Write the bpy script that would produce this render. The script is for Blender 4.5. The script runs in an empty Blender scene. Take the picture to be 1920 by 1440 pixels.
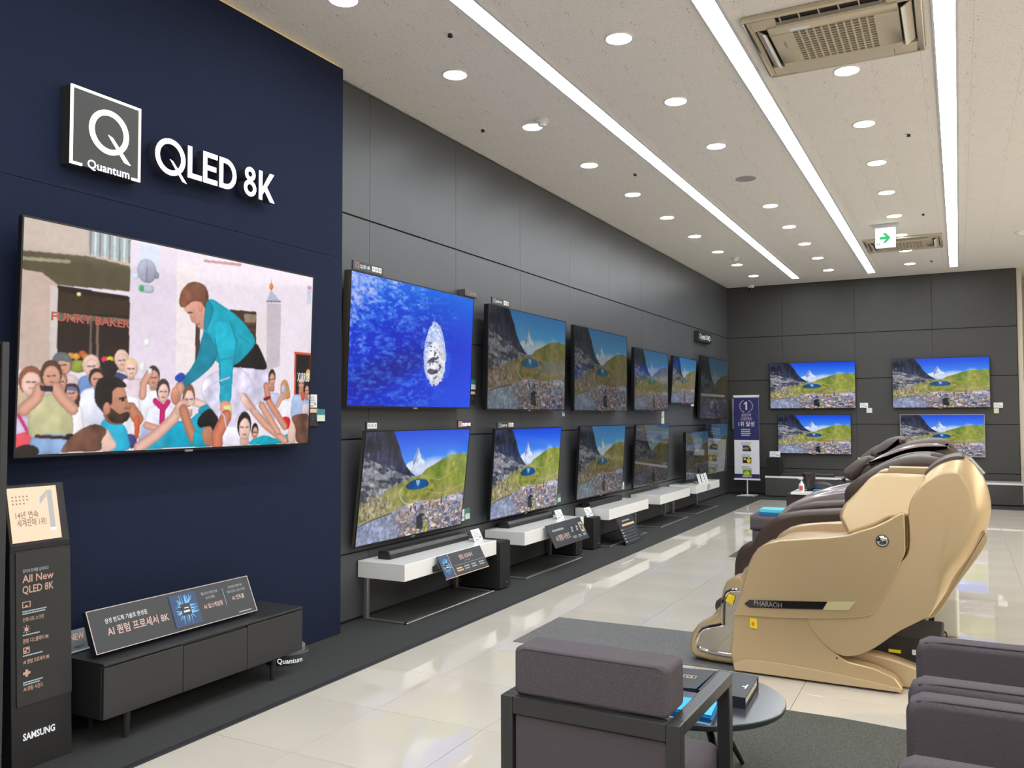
import bpy, bmesh, math, random
import numpy as np
from mathutils import Matrix, Vector
PI = math.pi
SC = bpy.context.scene
COL = SC.collection
random.seed(4)

# ---------------------------------------------------------------- camera
CAM_H = 1.4386
cam = bpy.data.cameras.new('camera')
cam.sensor_fit = 'HORIZONTAL'; cam.sensor_width = 36.0
cam.lens = 1592.577 / 1920 * 36.0
cam.clip_start = 0.05; cam.clip_end = 100
camo = bpy.data.objects.new('camera', cam); COL.objects.link(camo)
YAW, PITCH, ROLL = -0.4841544, 0.0370835, -0.0025316
fw = Vector((math.sin(YAW)*math.cos(PITCH), math.cos(YAW)*math.cos(PITCH), math.sin(PITCH)))
rt = Vector((math.cos(YAW), -math.sin(YAW), 0)); up = rt.cross(fw)
r2 = rt*math.cos(ROLL) + up*math.sin(ROLL); u2 = -rt*math.sin(ROLL) + up*math.cos(ROLL)
mw = Matrix((r2, u2, -fw)).transposed().to_4x4(); mw.translation = (0, 0, CAM_H)
camo.matrix_world = mw
SC.camera = camo

# ---------------------------------------------------------------- world, light level, exposure
SC.view_settings.view_transform = 'Standard'
SC.view_settings.look = 'None'
SC.view_settings.gamma = 1.0
SC.view_settings.use_curve_mapping = False
SC.view_settings.exposure = 0.0
w = bpy.data.worlds.new('world'); SC.world = w; w.use_nodes = True
w.node_tree.nodes['Background'].inputs[0].default_value = (0.75, 0.78, 0.85, 1)
w.node_tree.nodes['Background'].inputs[1].default_value = 0.6
STRIP_E = 24.0      # strip lights
DOWN_E = 27.0       # downlights
SCREEN_E = 1.0

def area(name, loc, rot, sx, sy, power, color):
    l = bpy.data.lights.new(name, 'AREA'); l.shape = 'RECTANGLE'; l.size = sx; l.size_y = sy
    l.energy = power; l.color = color
    o = bpy.data.objects.new(name, l); COL.objects.link(o); o.location = loc; o.rotation_euler = rot
    return o
# rest of the shop floor, right of and behind the picture: its own ceiling light
area('shop_light_right', (5.2, 7.0, 3.70), (0, 0, 0), 4.0, 14.0, 680, (1.0, 0.95, 0.88))
area('shop_light_behind', (0.0, -2.5, 3.70), (0, 0, 0), 6.0, 3.0, 130, (1.0, 0.95, 0.88))

# ---------------------------------------------------------------- materials
def s2l(c):
    c = np.asarray(c, float)
    return np.where(c <= 0.04045, c/12.92, ((c+0.055)/1.055)**2.4)
def rgb(r, g, b):
    return tuple(float(v) for v in s2l(np.array([r, g, b])/255.0))
MATS = {}
def mat(name, col, rough=0.5, metal=0.0, spec=0.5, emit=None, es=0.0, coat=0.0, noise=None, bump=None, alpha=1.0, trans=0.0):
    """noise=(scale, amount) modulates the colour, bump=(scale, strength)"""
    if name in MATS: return MATS[name]
    m = bpy.data.materials.new(name); m.use_nodes = True
    nt = m.node_tree; b = nt.nodes['Principled BSDF']
    b.inputs['Base Color'].default_value = (*col, 1)
    b.inputs['Roughness'].default_value = rough
    b.inputs['Metallic'].default_value = metal
    b.inputs['Specular IOR Level'].default_value = spec
    b.inputs['Coat Weight'].default_value = coat
    b.inputs['Coat Roughness'].default_value = 0.08
    b.inputs['Transmission Weight'].default_value = trans
    if alpha < 1: b.inputs['Alpha'].default_value = alpha
    if emit is not None:
        b.inputs['Emission Color'].default_value = (*emit, 1); b.inputs['Emission Strength'].default_value = es
    if noise or bump:
        tc = nt.nodes.new('ShaderNodeTexCoord')
    if noise:
        n = nt.nodes.new('ShaderNodeTexNoise'); n.inputs['Scale'].default_value = noise[0]; n.inputs['Detail'].default_value = 4
        nt.links.new(tc.outputs['Object'], n.inputs['Vector'])
        r = nt.nodes.new('ShaderNodeValToRGB')
        r.color_ramp.elements[0].position = 0.3; r.color_ramp.elements[1].position = 0.7
        k = noise[1]
        r.color_ramp.elements[0].color = (*[max(0, c*(1-k)) for c in col], 1)
        r.color_ramp.elements[1].color = (*[min(1, c*(1+k)) for c in col], 1)
        nt.links.new(n.outputs['Fac'], r.inputs['Fac']); nt.links.new(r.outputs['Color'], b.inputs['Base Color'])
    if bump:
        n2 = nt.nodes.new('ShaderNodeTexNoise'); n2.inputs['Scale'].default_value = bump[0]; n2.inputs['Detail'].default_value = 3
        nt.links.new(tc.outputs['Object'], n2.inputs['Vector'])
        bp = nt.nodes.new('ShaderNodeBump'); bp.inputs['Strength'].default_value = bump[1]; bp.inputs['Distance'].default_value = 0.01
        nt.links.new(n2.outputs['Fac'], bp.inputs['Height']); nt.links.new(bp.outputs['Normal'], b.inputs['Normal'])
    MATS[name] = m
    return m
def glow(name, col, es):
    return mat(name, (0.02, 0.02, 0.02), 0.5, emit=col, es=es)

M_WALL = mat('charcoal_panel', (0.072, 0.076, 0.083), 0.38, noise=(2.0, 0.05), bump=(220, 0.02))
M_WALLB = mat('charcoal_board', (0.048, 0.047, 0.046), 0.55, noise=(2.0, 0.06), bump=(240, 0.03))
M_GAP = mat('joint_black', (0.006, 0.006, 0.007), 0.8)
M_BLUE = mat('navy_fabric', (0.0115, 0.0175, 0.045), 0.85, spec=0.2, noise=(260, 0.18), bump=(320, 0.12))
M_WHITEWALL = mat('white_wall', (0.72, 0.70, 0.67), 0.6, noise=(3, 0.03))
M_TILE = mat('polished_porcelain', (0.63, 0.585, 0.51), 0.018, spec=1.0, noise=(1.3, 0.04))
M_GROUT = mat('grout', (0.30, 0.28, 0.25), 0.8)
M_CARPET = mat('charcoal_carpet', (0.058, 0.060, 0.060), 0.95, spec=0.1, noise=(260, 0.35), bump=(400, 0.4))
M_EDGE = mat('carpet_edging', (0.020, 0.021, 0.026), 0.6)
M_MAT = mat('grey_felt', (0.17, 0.17, 0.168), 0.95, spec=0.1, noise=(160, 0.35), bump=(260, 0.35))
M_MAT2 = mat('olive_felt', (0.098, 0.102, 0.090), 0.95, spec=0.1, noise=(140, 0.35), bump=(240, 0.35))
M_BLK = mat('black_plastic', (0.012, 0.012, 0.013), 0.35)
M_BLKM = mat('black_matt', (0.016, 0.016, 0.017), 0.6)
M_BEZEL = mat('bezel_dark', (0.018, 0.018, 0.020), 0.3, metal=0.4)
M_BRONZE = mat('bronze_edge', (0.20, 0.165, 0.135), 0.35, metal=0.7)
M_SILVER = mat('silver_edge', (0.45, 0.45, 0.46), 0.3, metal=0.8)
M_WHITE = mat('white_gloss', (0.88, 0.88, 0.86), 0.12, spec=0.5)
M_STEEL = mat('brushed_steel', (0.42, 0.41, 0.39), 0.38, metal=0.85, bump=(120, 0.05))
M_CARD = mat('white_card', (0.80, 0.82, 0.84), 0.5)
M_CARDINK = mat('grey_print', (0.25, 0.26, 0.28), 0.6)
M_TEAL = mat('teal_print', (0.03, 0.22, 0.24), 0.5)
M_MINT = mat('mint_print', (0.62, 0.75, 0.62), 0.5)
M_PEACH = mat('peach_print', (0.80, 0.52, 0.36), 0.5)
M_SIGN = mat('slate_board', (0.030, 0.034, 0.040), 0.4)
M_BENCH = mat('anthracite_lacquer', (0.030, 0.031, 0.033), 0.42, noise=(4, 0.05))
M_GOLD = mat('champagne_paint', (0.56, 0.418, 0.240), 0.34, metal=0.40, spec=0.5, coat=0.15, bump=(900, 0.01))
M_GOLDL = mat('champagne_light', (0.60, 0.46, 0.28), 0.34, metal=0.35, coat=0.2)
M_TAN = mat('tan_leather', (0.40, 0.25, 0.14), 0.5, bump=(140, 0.15))
M_BROWN = mat('brown_leather', (0.060, 0.036, 0.025), 0.42, bump=(180, 0.12))
M_BROWN2 = mat('taupe_leather', (0.10, 0.075, 0.065), 0.5, bump=(180, 0.12))
M_MAUVE = mat('mauve_gloss', (0.34, 0.28, 0.285), 0.16, metal=0.15, coat=0.6)
M_PIANO = mat('piano_black', (0.012, 0.009, 0.010), 0.07, coat=0.5)
M_CHROME = mat('chrome', (0.60, 0.59, 0.60), 0.05, metal=1.0)
M_MIRROR = mat('tinted_mirror', (0.42, 0.40, 0.36), 0.04, metal=1.0)
M_FABRIC = mat('mauve_grey_fabric', (0.112, 0.097, 0.110), 0.92, spec=0.15, noise=(330, 0.22), bump=(420, 0.25))
M_FRAME = mat('dark_wood_frame', (0.034, 0.034, 0.036), 0.30, bump=(60, 0.02))
M_TABLE = mat('slate_table_top', (0.040, 0.048, 0.060), 0.20)
M_NAVYB = mat('navy_cover', (0.010, 0.016, 0.028), 0.45)
M_NAVYC = mat('blue_grey_cover', (0.035, 0.055, 0.105), 0.35)
M_CYAN = mat('cyan_cover', (0.0, 0.42, 0.88), 0.35)
M_PAPER = mat('paper_pages', (0.70, 0.64, 0.52), 0.8, noise=(90, 0.2))
M_YEL = mat('yellow_sticker', (0.90, 0.70, 0.02), 0.5)
M_REDINK = mat('orange_ink', (0.75, 0.22, 0.02), 0.5)
M_AC = mat('beige_plastic', (0.56, 0.49, 0.36), 0.45)
M_ACD = mat('ac_inside', (0.018, 0.014, 0.012), 0.7)
M_ACL = mat('louvre_plastic', (0.55, 0.50, 0.40), 0.4)
M_ALU = mat('light_trim', (0.62, 0.63, 0.66), 0.4)
M_STRIP = glow('strip_diffuser', (0.89, 0.955, 1.0), STRIP_E)
M_DOWN = glow('downlight_diffuser', (1.0, 0.99, 0.96), DOWN_E)
M_GREEN = glow('green_arrow', (0.0, 0.55, 0.16), 1.0)
M_EXIT = glow('lit_white', (0.92, 1.0, 0.97), 1.6)
M_LETTER = glow('white_letter_glow', (0.93, 0.92, 1.0), 2.2)
M_LETSIDE = mat('letter_side', (0.03, 0.032, 0.05), 0.5)
M_QGLOW = glow('warm_white_glow', (1.0, 0.88, 0.76), 1.7)
M_PEACHG = glow('peach_letters', (0.80, 0.47, 0.34), 0.75)
M_WHITEG = glow('pale_letters', (0.62, 0.72, 0.76), 0.6)
M_WHITEG2 = glow('white_letters', (0.9, 0.92, 0.95), 0.9)
M_PINKG = glow('pink_letters', (0.85, 0.58, 0.52), 0.85)
M_LINEG = glow('sign_outline', (0.85, 0.70, 0.66), 0.8)
M_LAMPFACE = glow('peach_light_panel', (1.0, 0.74, 0.52), 1.0)
M_NAVYP = mat('navy_print', (0.018, 0.020, 0.12), 0.5)
M_WHITEP = mat('white_print', (0.78, 0.79, 0.86), 0.5)

# ceiling panel: fine fissures and pin holes, printed by the maker; screw dots at the corners
def ceiling_mat():
    m = bpy.data.materials.new('fissured_panel'); m.use_nodes = True; nt = m.node_tree; b = nt.nodes['Principled BSDF']
    b.inputs['Roughness'].default_value = 0.85; b.inputs['Specular IOR Level'].default_value = 0.2
    tc = nt.nodes.new('ShaderNodeTexCoord')
    v = nt.nodes.new('ShaderNodeTexVoronoi'); v.inputs['Scale'].default_value = 62; v.feature = 'F1'
    mp = nt.nodes.new('ShaderNodeMapping'); mp.inputs['Scale'].default_value = (1, 0.75, 1)
    nt.links.new(tc.outputs['Object'], mp.inputs['Vector']); nt.links.new(mp.outputs['Vector'], v.inputs['Vector'])
    r = nt.nodes.new('ShaderNodeValToRGB'); r.color_ramp.interpolation = 'LINEAR'
    r.color_ramp.elements[0].position = 0.16; r.color_ramp.elements[0].color = (0.55, 0.50, 0.46, 1)
    r.color_ramp.elements[1].position = 0.22; r.color_ramp.elements[1].color = (0.82, 0.785, 0.74, 1)
    nt.links.new(v.outputs['Distance'], r.inputs['Fac']); nt.links.new(r.outputs['Color'], b.inputs['Base Color'])
    return m
M_CEIL = ceiling_mat()
M_DOT = mat('screw_dot', (0.06, 0.05, 0.045), 0.7)

# ---------------------------------------------------------------- mesh helpers
class MB:
    """collects verts / faces, then links them as ONE mesh object"""
    def __init__(s): s.v = []; s.f = []
    def add(s, vs, fs, mtx=None):
        o = len(s.v)
        s.v += [tuple(mtx @ Vector(p)) if mtx is not None else tuple(p) for p in vs]
        s.f += [tuple(i+o for i in f) for f in fs]
        return s
    def box(s, x0, x1, y0, y1, z0, z1, mtx=None):
        vs = [(x, y, z) for x in (x0, x1) for y in (y0, y1) for z in (z0, z1)]
        return s.add(vs, [(0,1,3,2),(4,6,7,5),(0,4,5,1),(2,3,7,6),(0,2,6,4),(1,5,7,3)], mtx)
    def quad(s, a, b, c, d): return s.add([a, b, c, d], [(0,1,2,3)])
    def poly(s, pts): return s.add(pts, [tuple(range(len(pts)))])
    def prism(s, pts, y0, y1, mtx=None):
        """closed (x,z) outline extruded along y"""
        n = len(pts)
        vs = [(x, y0, z) for x, z in pts] + [(x, y1, z) for x, z in pts]
        fs = [tuple(range(n)), tuple(range(2*n-1, n-1, -1))] + [(i, i+n, (i+1) % n+n, (i+1) % n) for i in range(n)]
        return s.add(vs, fs, mtx)
    def lathe(s, prof, n=20, mtx=None):
        """(r,z) profile turned round z"""
        vs = [(r*math.cos(2*PI*k/n), r*math.sin(2*PI*k/n), z) for r, z in prof for k in range(n)]
        fs = [(i*n+k, i*n+(k+1) % n, (i+1)*n+(k+1) % n, (i+1)*n+k) for i in range(len(prof)-1) for k in range(n)]
        fs += [tuple(range(n-1, -1, -1)), tuple((len(prof)-1)*n+k for k in range(n))]
        return s.add(vs, fs, mtx)
    def tube(s, pts, r, n=8):
        pts = [Vector(p) for p in pts]; rings = []
        for i, p in enumerate(pts):
            d = (pts[min(i+1, len(pts)-1)] - pts[max(i-1, 0)]).normalized()
            a = d.orthogonal().normalized() if i == 0 else (a - d*a.dot(d)).normalized()
            b = d.cross(a); rr = r[i] if isinstance(r, (list, tuple)) else r
            rings.append([p + a*rr*math.cos(2*PI*k/n) + b*rr*math.sin(2*PI*k/n) for k in range(n)])
        vs = [q for g in rings for q in g]
        fs = [(i*n+k, i*n+(k+1) % n, (i+1)*n+(k+1) % n, (i+1)*n+k) for i in range(len(pts)-1) for k in range(n)]
        fs += [tuple(range(n-1, -1, -1)), tuple((len(pts)-1)*n+k for k in range(n))]
        return s.add(vs, fs)
    def text(s, body, size, x, z, y=0.0, align='LEFT', bold=0.0, width=None, depth=0.0, mtx=None, res=2):
        """flat lettering in the local xz plane facing -y; width squeezes the line to that length"""
        c = bpy.data.curves.new('t', 'FONT'); c.body = body; c.size = size; c.resolution_u = res
        c.offset = bold*size; c.extrude = depth/2; c.fill_mode = 'FRONT' if depth == 0 else 'BOTH'
        o = bpy.data.objects.new('t', c); COL.objects.link(o)
        dg = bpy.context.evaluated_depsgraph_get()
        me = bpy.data.meshes.new_from_object(o.evaluated_get(dg))
        n = len(me.vertices); co = np.zeros(n*3); me.vertices.foreach_get('co', co); co = co.reshape(-1, 3)
        fs = [tuple(p.vertices) for p in me.polygons]
        bpy.data.objects.remove(o); bpy.data.curves.remove(c); bpy.data.meshes.remove(me)
        if n == 0: return s
        x0, x1 = co[:, 0].min(), co[:, 0].max()
        k = (width/(x1-x0)) if width else 1.0
        xs = (co[:, 0]-x0)*k
        L = (x1-x0)*k
        off = {'LEFT': 0, 'CENTER': -L/2, 'RIGHT': -L}[align]
        vs = [(x+off+float(a), y-float(b_)-depth/2, z+float(h)) for a, h, b_ in zip(xs, co[:, 1], co[:, 2])]
        return s.add(vs, fs, mtx)
    def build(s, name, m, parent=None, loc=None, smooth=False, bevel=0.0, seg=2, mods=()):
        me = bpy.data.meshes.new(name); me.from_pydata(s.v, [], s.f); me.update()
        return link(name, me, m, parent, loc, smooth, bevel, seg)
def link(name, me, m, parent=None, loc=None, smooth=False, bevel=0.0, seg=2):
    if bevel > 0 or smooth:
        bm = bmesh.new(); bm.from_mesh(me)
        bmesh.ops.remove_doubles(bm, verts=bm.verts, dist=1e-6)
        bmesh.ops.recalc_face_normals(bm, faces=bm.faces)
        if bevel > 0:
            es = [e for e in bm.edges if len(e.link_faces) == 2 and e.calc_face_angle() > 0.5]
            bmesh.ops.bevel(bm, geom=es, offset=bevel, segments=seg, profile=0.5, affect='EDGES', clamp_overlap=True)
        if smooth:
            for f in bm.faces: f.smooth = True
            for e in bm.edges:
                if len(e.link_faces) == 2 and e.calc_face_angle() > 0.62: e.smooth = False
        bm.to_mesh(me); bm.free(); me.update()
    o = bpy.data.objects.new(name, me); COL.objects.link(o)
    if m is not None: me.materials.append(m)
    if parent is not None: o.parent = parent
    if loc is not None: o.location = loc
    if smooth:
        wn = o.modifiers.new('wn', 'WEIGHTED_NORMAL'); wn.keep_sharp = True
    return o
def tag(o, label, cat, group=None):
    o['label'] = label; o['category'] = cat
    if group: o['group'] = group
    return o
def thing(name, label, cat, loc=(0, 0, 0), rz=0.0, group=None, rx=0.0):
    o = bpy.data.objects.new(name, None); COL.objects.link(o); o.empty_display_size = 0.1
    o.location = loc; o.rotation_euler = (rx, 0, rz)
    return tag(o, label, cat, group)
def struct(o): o['kind'] = 'structure'; return o
def dup(root, loc, label, rz=None):
    r = root.copy(); COL.objects.link(r); r.location = loc; r['label'] = label
    if rz is not None: r.rotation_euler = (root.rotation_euler[0], 0, rz)
    for ch in list(root.children):
        c = ch.copy(); COL.objects.link(c); c.parent = r
        for g in list(ch.children):
            d = g.copy(); COL.objects.link(d); d.parent = c
    return r
def spline(pts, k=6, closed=True):
    """Catmull-Rom through (x,z) points"""
    n = len(pts); out = []
    P = [np.array(p, float) for p in pts]
    rng = range(n) if closed else range(n-1)
    for i in rng:
        if closed: a, b, c, d = P[i-1], P[i], P[(i+1) % n], P[(i+2) % n]
        else: a, b, c, d = P[max(i-1, 0)], P[i], P[i+1], P[min(i+2, n-1)]
        for j in range(k):
            t = j/k
            out.append(tuple(0.5*((2*b)+(-a+c)*t+(2*a-5*b+4*c-d)*t*t+(-a+3*b-3*c+d)*t**3)))
    if not closed: out.append(tuple(P[-1]))
    return out
def rrect(x0, x1, z0, z1, r, k=5):
    out = []
    for cx, cz, a in ((x1-r, z0+r, -PI/2), (x1-r, z1-r, 0), (x0+r, z1-r, PI/2), (x0+r, z0+r, PI)):
        out += [(cx+r*math.cos(a+PI/2*j/k), cz+r*math.sin(a+PI/2*j/k)) for j in range(k+1)]
    return out
def inset(pts, d):
    """shrink a closed outline by d along its normals"""
    P = np.array(pts); n = len(P)
    area2 = np.sum(P[:, 0]*np.roll(P[:, 1], -1)-np.roll(P[:, 0], -1)*P[:, 1])
    t = np.roll(P, -1, 0)-np.roll(P, 1, 0); t /= np.linalg.norm(t, axis=1)[:, None]+1e-9
    nrm = np.stack([-t[:, 1], t[:, 0]], 1)*(1 if area2 > 0 else -1)
    return P + nrm*d
def puff(pts, y0, y1, r, depth=None, steps=5, flat=True):
    """extruded outline whose two ends are rounded over with radius r (inset) x depth (along y)"""
    depth = depth or r; b = MB(); n = len(pts); rings = []
    for k in range(steps+1):
        a = PI/2*k/steps
        rings.append((y0+depth*(1-math.sin(a)), inset(pts, r*(1-math.cos(a)))))
    rings = rings[::-1]
    rings += [(y1-depth*(1-math.sin(PI/2*k/steps)), inset(pts, r*(1-math.cos(PI/2*k/steps)))) for k in range(0, steps+1)]
    vs = [(float(p[0]), y, float(p[1])) for y, R in rings for p in R]
    fs = [(i*n+k, i*n+(k+1) % n, (i+1)*n+(k+1) % n, (i+1)*n+k) for i in range(len(rings)-1) for k in range(n)]
    fs += [tuple(range(n-1, -1, -1)), tuple((len(rings)-1)*n+k for k in range(n))]
    b.add(vs, fs); return b

# ---------------------------------------------------------------- room shell
XW, YB, ZC = -3.776, 15.786, 3.794
XB_END = 0.852
fl = struct(MB().box(-4.0, 9.0, -5.0, 19.0, -0.12, -0.004).build('floor', M_GROUT))
# floor tiles 0.6 m
TX0, TY0, TS = -2.5595, 2.826, 0.6
def tile_mesh(name, sx, sy, h, bev):
    b = MB()
    x0, x1, y0, y1 = -sx/2, sx/2, -sy/2, sy/2
    b.add([(x0, y0, -h), (x1, y0, -h), (x1, y1, -h), (x0, y1, -h), (x0, y0, -bev), (x1, y0, -bev), (x1, y1, -bev), (x0, y1, -bev),
           (x0+bev, y0+bev, 0), (x1-bev, y0+bev, 0), (x1-bev, y1-bev, 0), (x0+bev, y1-bev, 0)],
          [(8, 9, 10, 11), (4, 5, 9, 8), (5, 6, 10, 9), (6, 7, 11, 10), (7, 4, 8, 11), (0, 1, 5, 4), (1, 2, 6, 5), (2, 3, 7, 6), (3, 0, 4, 7)])
    me = bpy.data.meshes.new(name); me.from_pydata(b.v, [], b.f); me.update(); return me
tme = tile_mesh('tile', TS-0.003, TS-0.003, 0.004, 0.0006); tme.materials.append(M_TILE)
far = MB(); cnt = 0
cand = []
for i in range(-1, 19):
    for j in range(-12, 26):
        x, y = TX0+(i+0.5)*TS, TY0+(j+0.5)*TS
        if x < -3.06 or y > 15.4: 
            if x < -3.06: continue
        fwd = x*math.sin(YAW)+y*math.cos(YAW); side = x*math.cos(YAW)-y*math.sin(YAW)
        inview = fwd > 2.6 and abs(side) < 0.64*fwd+0.6 and y < 14.9
        cand.append((0 if inview else 1, fwd, x, y))
cand.sort()
for k, (out, d, x, y) in enumerate(cand):
    if not out and k < 298:
        o = bpy.data.objects.new('tile', tme); COL.objects.link(o); o.location = (x, y, 0); o.parent = fl
    else:
        h = (TS-0.003)/2
        far.quad((x-h, y-h, -0.0002), (x+h, y-h, -0.0002), (x+h, y+h, -0.0002), (x-h, y+h, -0.0002))
ff = far.build('floor_tile_field', M_TILE, fl); ff['kind'] = 'stuff'

# carpet margin along the two display walls
b = MB().box(-3.776, -3.055, -1.0, YB, 0.0, 0.008).box(-3.055, 0.95, 14.86, YB, 0.0, 0.008)
cp = tag(b.build('carpet', M_CARPET), 'charcoal carpet strip along the foot of the display walls', 'carpet')
MB().box(-3.055, -3.022, -1.0, 14.86, 0.0, 0.008).box(-3.055, 0.95, 14.825, 14.86, 0.0, 0.008).build('edging', M_EDGE, cp)

# ceiling: slab plus fissured panels 0.3 x 0.6 in running bond
ce = struct(MB().box(-4.0, 9.0, -5.0, 19.0, ZC+0.012, ZC+0.15).build('ceiling', M_CEIL))
cme = tile_mesh('ceiling_panel', 0.299, 0.5988, 0.012, 0.0008)
cme.transform(Matrix.Rotation(PI, 4, 'X'))
cme.materials.append(M_CEIL)
cols = []
CX0 = -1.075
rest = MB(); dots = MB(); cand = []
for i in range(-10, 34):
    x = CX0+(i+0.5)*0.2995
    if x < -3.85 or x > 8.8: continue
    for j in range(-12, 26):
        y = 4.485+(0.0 if i % 2 == 0 else 0.3)+(j+0.5)*0.6
        fwd = x*math.sin(YAW)+y*math.cos(YAW); side = x*math.cos(YAW)-y*math.sin(YAW)
        inview = fwd > 3.4 and abs(side) < 0.62*fwd+0.35 and y < 15.9
        cand.append((0 if inview else 1, fwd, x, y))
cand.sort()
STRIPX = (-2.44, -1.235, -0.03)
for k, (out, d, x, y) in enumerate(cand):
    if not out and k < 298:
        o = bpy.data.objects.new('ceiling_panel', cme); COL.objects.link(o); o.location = (x, y, ZC); o.parent = ce
    else:
        hx, hy = 0.1494, 0.2993
        rest.quad((x-hx, y-hy, ZC+0.0003), (x-hx, y+hy, ZC+0.0003), (x+hx, y+hy, ZC+0.0003), (x+hx, y-hy, ZC+0.0003))
    if not out and y < 11:
        for dx, dy in ((-0.13, -0.28), (0.13, -0.28), (-0.13, 0.28), (0.13, 0.28)):
            cx, cy, r = x+dx+random.uniform(-.008, .008), y+dy+random.uniform(-.008, .008), 0.0045
            dots.add([(cx+r*math.cos(a*PI/3), cy-r*math.sin(a*PI/3), ZC-0.0008) for a in range(6)], [(0, 1, 2, 3, 4, 5)])
rr = rest.build('ceiling_panel_field', M_CEIL, ce); rr['kind'] = 'stuff'
dd = dots.build('screw_dots', M_DOT, ce); dd['kind'] = 'stuff'

# left display wall: backing + laminate panels with open joints
wl = struct(MB().box(-4.1, XW-0.012, -5.0, YB+0.3, 0, ZC).build('wall_left', M_GAP))
ZR = [0.02, 0.480, 1.274, 2.065, 2.858, ZC-0.004]
def panel(a0, a1, z0, z1, axis, m, parent, gap=0.0015, gz=0.0055):
    b = MB()
    if axis == 'x': b.box(XW-0.012, XW, a0+gap, a1-gap, z0+gz, z1-gz)
    else: b.box(a0+gap, a1-gap, YB, YB+0.012, z0+gz, z1-gz)
    return b.build('panel', m, parent, bevel=0.001, seg=1)
for r in range(5):
    y = 4.957-1.2
    while y < YB-0.01:
        panel(y, min(y+1.2, YB), ZR[r], ZR[r+1], 'x', M_WALL, wl); y += 1.2
wb = struct(MB().box(XW-0.3, XB_END, YB+0.012, YB+0.16, 0, ZC).build('wall_back', M_GAP))
for r in range(5):
    sh = 0.0 if r % 2 == 0 else 0.6
    xs = [XB_END-0.004-0.6*(r % 2 == 1 and 1 or 0)*0 - k*1.208 for k in range(6)]
    if r == 4: xs = [0.848, -0.372, -1.58, -2.79, -3.9]
    elif r == 3: xs = [0.848, -0.372, -1.58, -2.79, -3.9]
    for a, c in zip(xs[1:], xs[:-1]):
        a = max(a, XW)
        if c-a > 0.02: panel(a, c, ZR[r], ZR[r+1], 'y', M_WALLB, wb)
# far wall of the next room, pale pilaster and dark unit past the end of the back wall
struct(MB().box(-4.1, 9.2, 18.9, 19.1, 0, ZC).build('wall_far', M_WHITEWALL))
struct(MB().box(9.0, 9.2, -5.0, 19.0, 0, ZC).build('wall_right', M_WHITEWALL))
struct(MB().box(-4.1, 9.2, -5.2, -5.0, 0, ZC).build('wall_front', M_WHITEWALL))
struct(MB().box(XB_END+0.004, XB_END+0.075, 15.84, 16.2, 0, ZC).build('trim_1', mat('cream_gloss', (0.62, 0.57, 0.48), 0.12), bevel=0.004))
# navy feature wall
XF = -3.632
nw = struct(MB().box(XW, XF, -3.0, 4.465, 0.009, ZC-0.022).build('wall_navy', M_GAP))
for z0, z1 in ((0.010, 2.4885), (2.4905, ZC-0.02)):
    MB().box(XF-0.02, XF+0.003, -3.0, 4.468, z0, z1).build('panel', M_BLUE, nw, bevel=0.002, seg=1)
struct(MB().box(XW+0.01, XF-0.03, 3.0, 4.45, ZC-0.02, ZC-0.012).build('trim_2', glow('warm_cove', (1.0, 0.72, 0.28), 1.6)))

# ---------------------------------------------------------------- ceiling fittings
for k, (x, y0) in enumerate(zip(STRIPX, (-2.0, -2.0, -2.0))):
    y1 = 15.15
    nm = ('left', 'middle', 'right')[k]
    lb = ('long ceiling light strip nearest the television wall', 'middle one of the three long ceiling light strips',
          'long ceiling light strip beside the two air conditioners, farthest from the television wall')[k]
    t = thing('light_strip', lb, 'ceiling light', (x, 0, ZC), 0, 'linear ceiling lights')
    MB().box(-0.056, 0.056, y0+0.02, y1-0.02, -0.010, -0.002).build('diffuser', M_STRIP, t)
    f = MB()
    f.box(-0.068, -0.056, y0, y1, -0.014, 0.0).box(0.056, 0.072, y0, y1, -0.014, 0.0)
    f.box(-0.056, 0.056, y0, y0+0.02, -0.014, 0.0).box(-0.056, 0.056, y1-0.02, y1, -0.014, 0.0)
    f.build('trim', M_ALU, t)
ring = MB(); n = 28
def downlight():
    t = thing('downlight', 'x', 'ceiling light', (0, 0, ZC), 0, 'round recessed downlights')
    MB().lathe([(0.092, 0.0), (0.092, -0.004), (0.080, -0.007), (0.080, 0.0)], 28).build('ring', M_WHITE, t, smooth=True)
    MB().lathe([(0.079, -0.001), (0.079, -0.006)], 28).build('diffuser', M_DOWN, t)
    return t
d0 = None
ORD = ['first', 'second', 'third', 'fourth', 'fifth', 'sixth', 'seventh', 'eighth', 'ninth', 'tenth', 'eleventh']
COLN = ['between the television wall and the first light strip', 'between the first and middle light strips', 'between the middle and last light strips']
for c, (x, j0) in enumerate(((-3.035, 0), (-1.836, 1), (-0.634, 2))):
    for j in range(j0, 10):
        y = 3.735+1.203*j
        if c == 1 and j == 4: continue      # here sits the grey speaker
        lb = f'{ORD[j-j0-(1 if c == 1 and j > 4 else 0)]} nearest round downlight of the row {COLN[c]}'
        if d0 is None: d0 = downlight(); d0.location = (x, y, ZC); d0['label'] = lb
        else: dup(d0, (x, y, ZC), lb)

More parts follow.
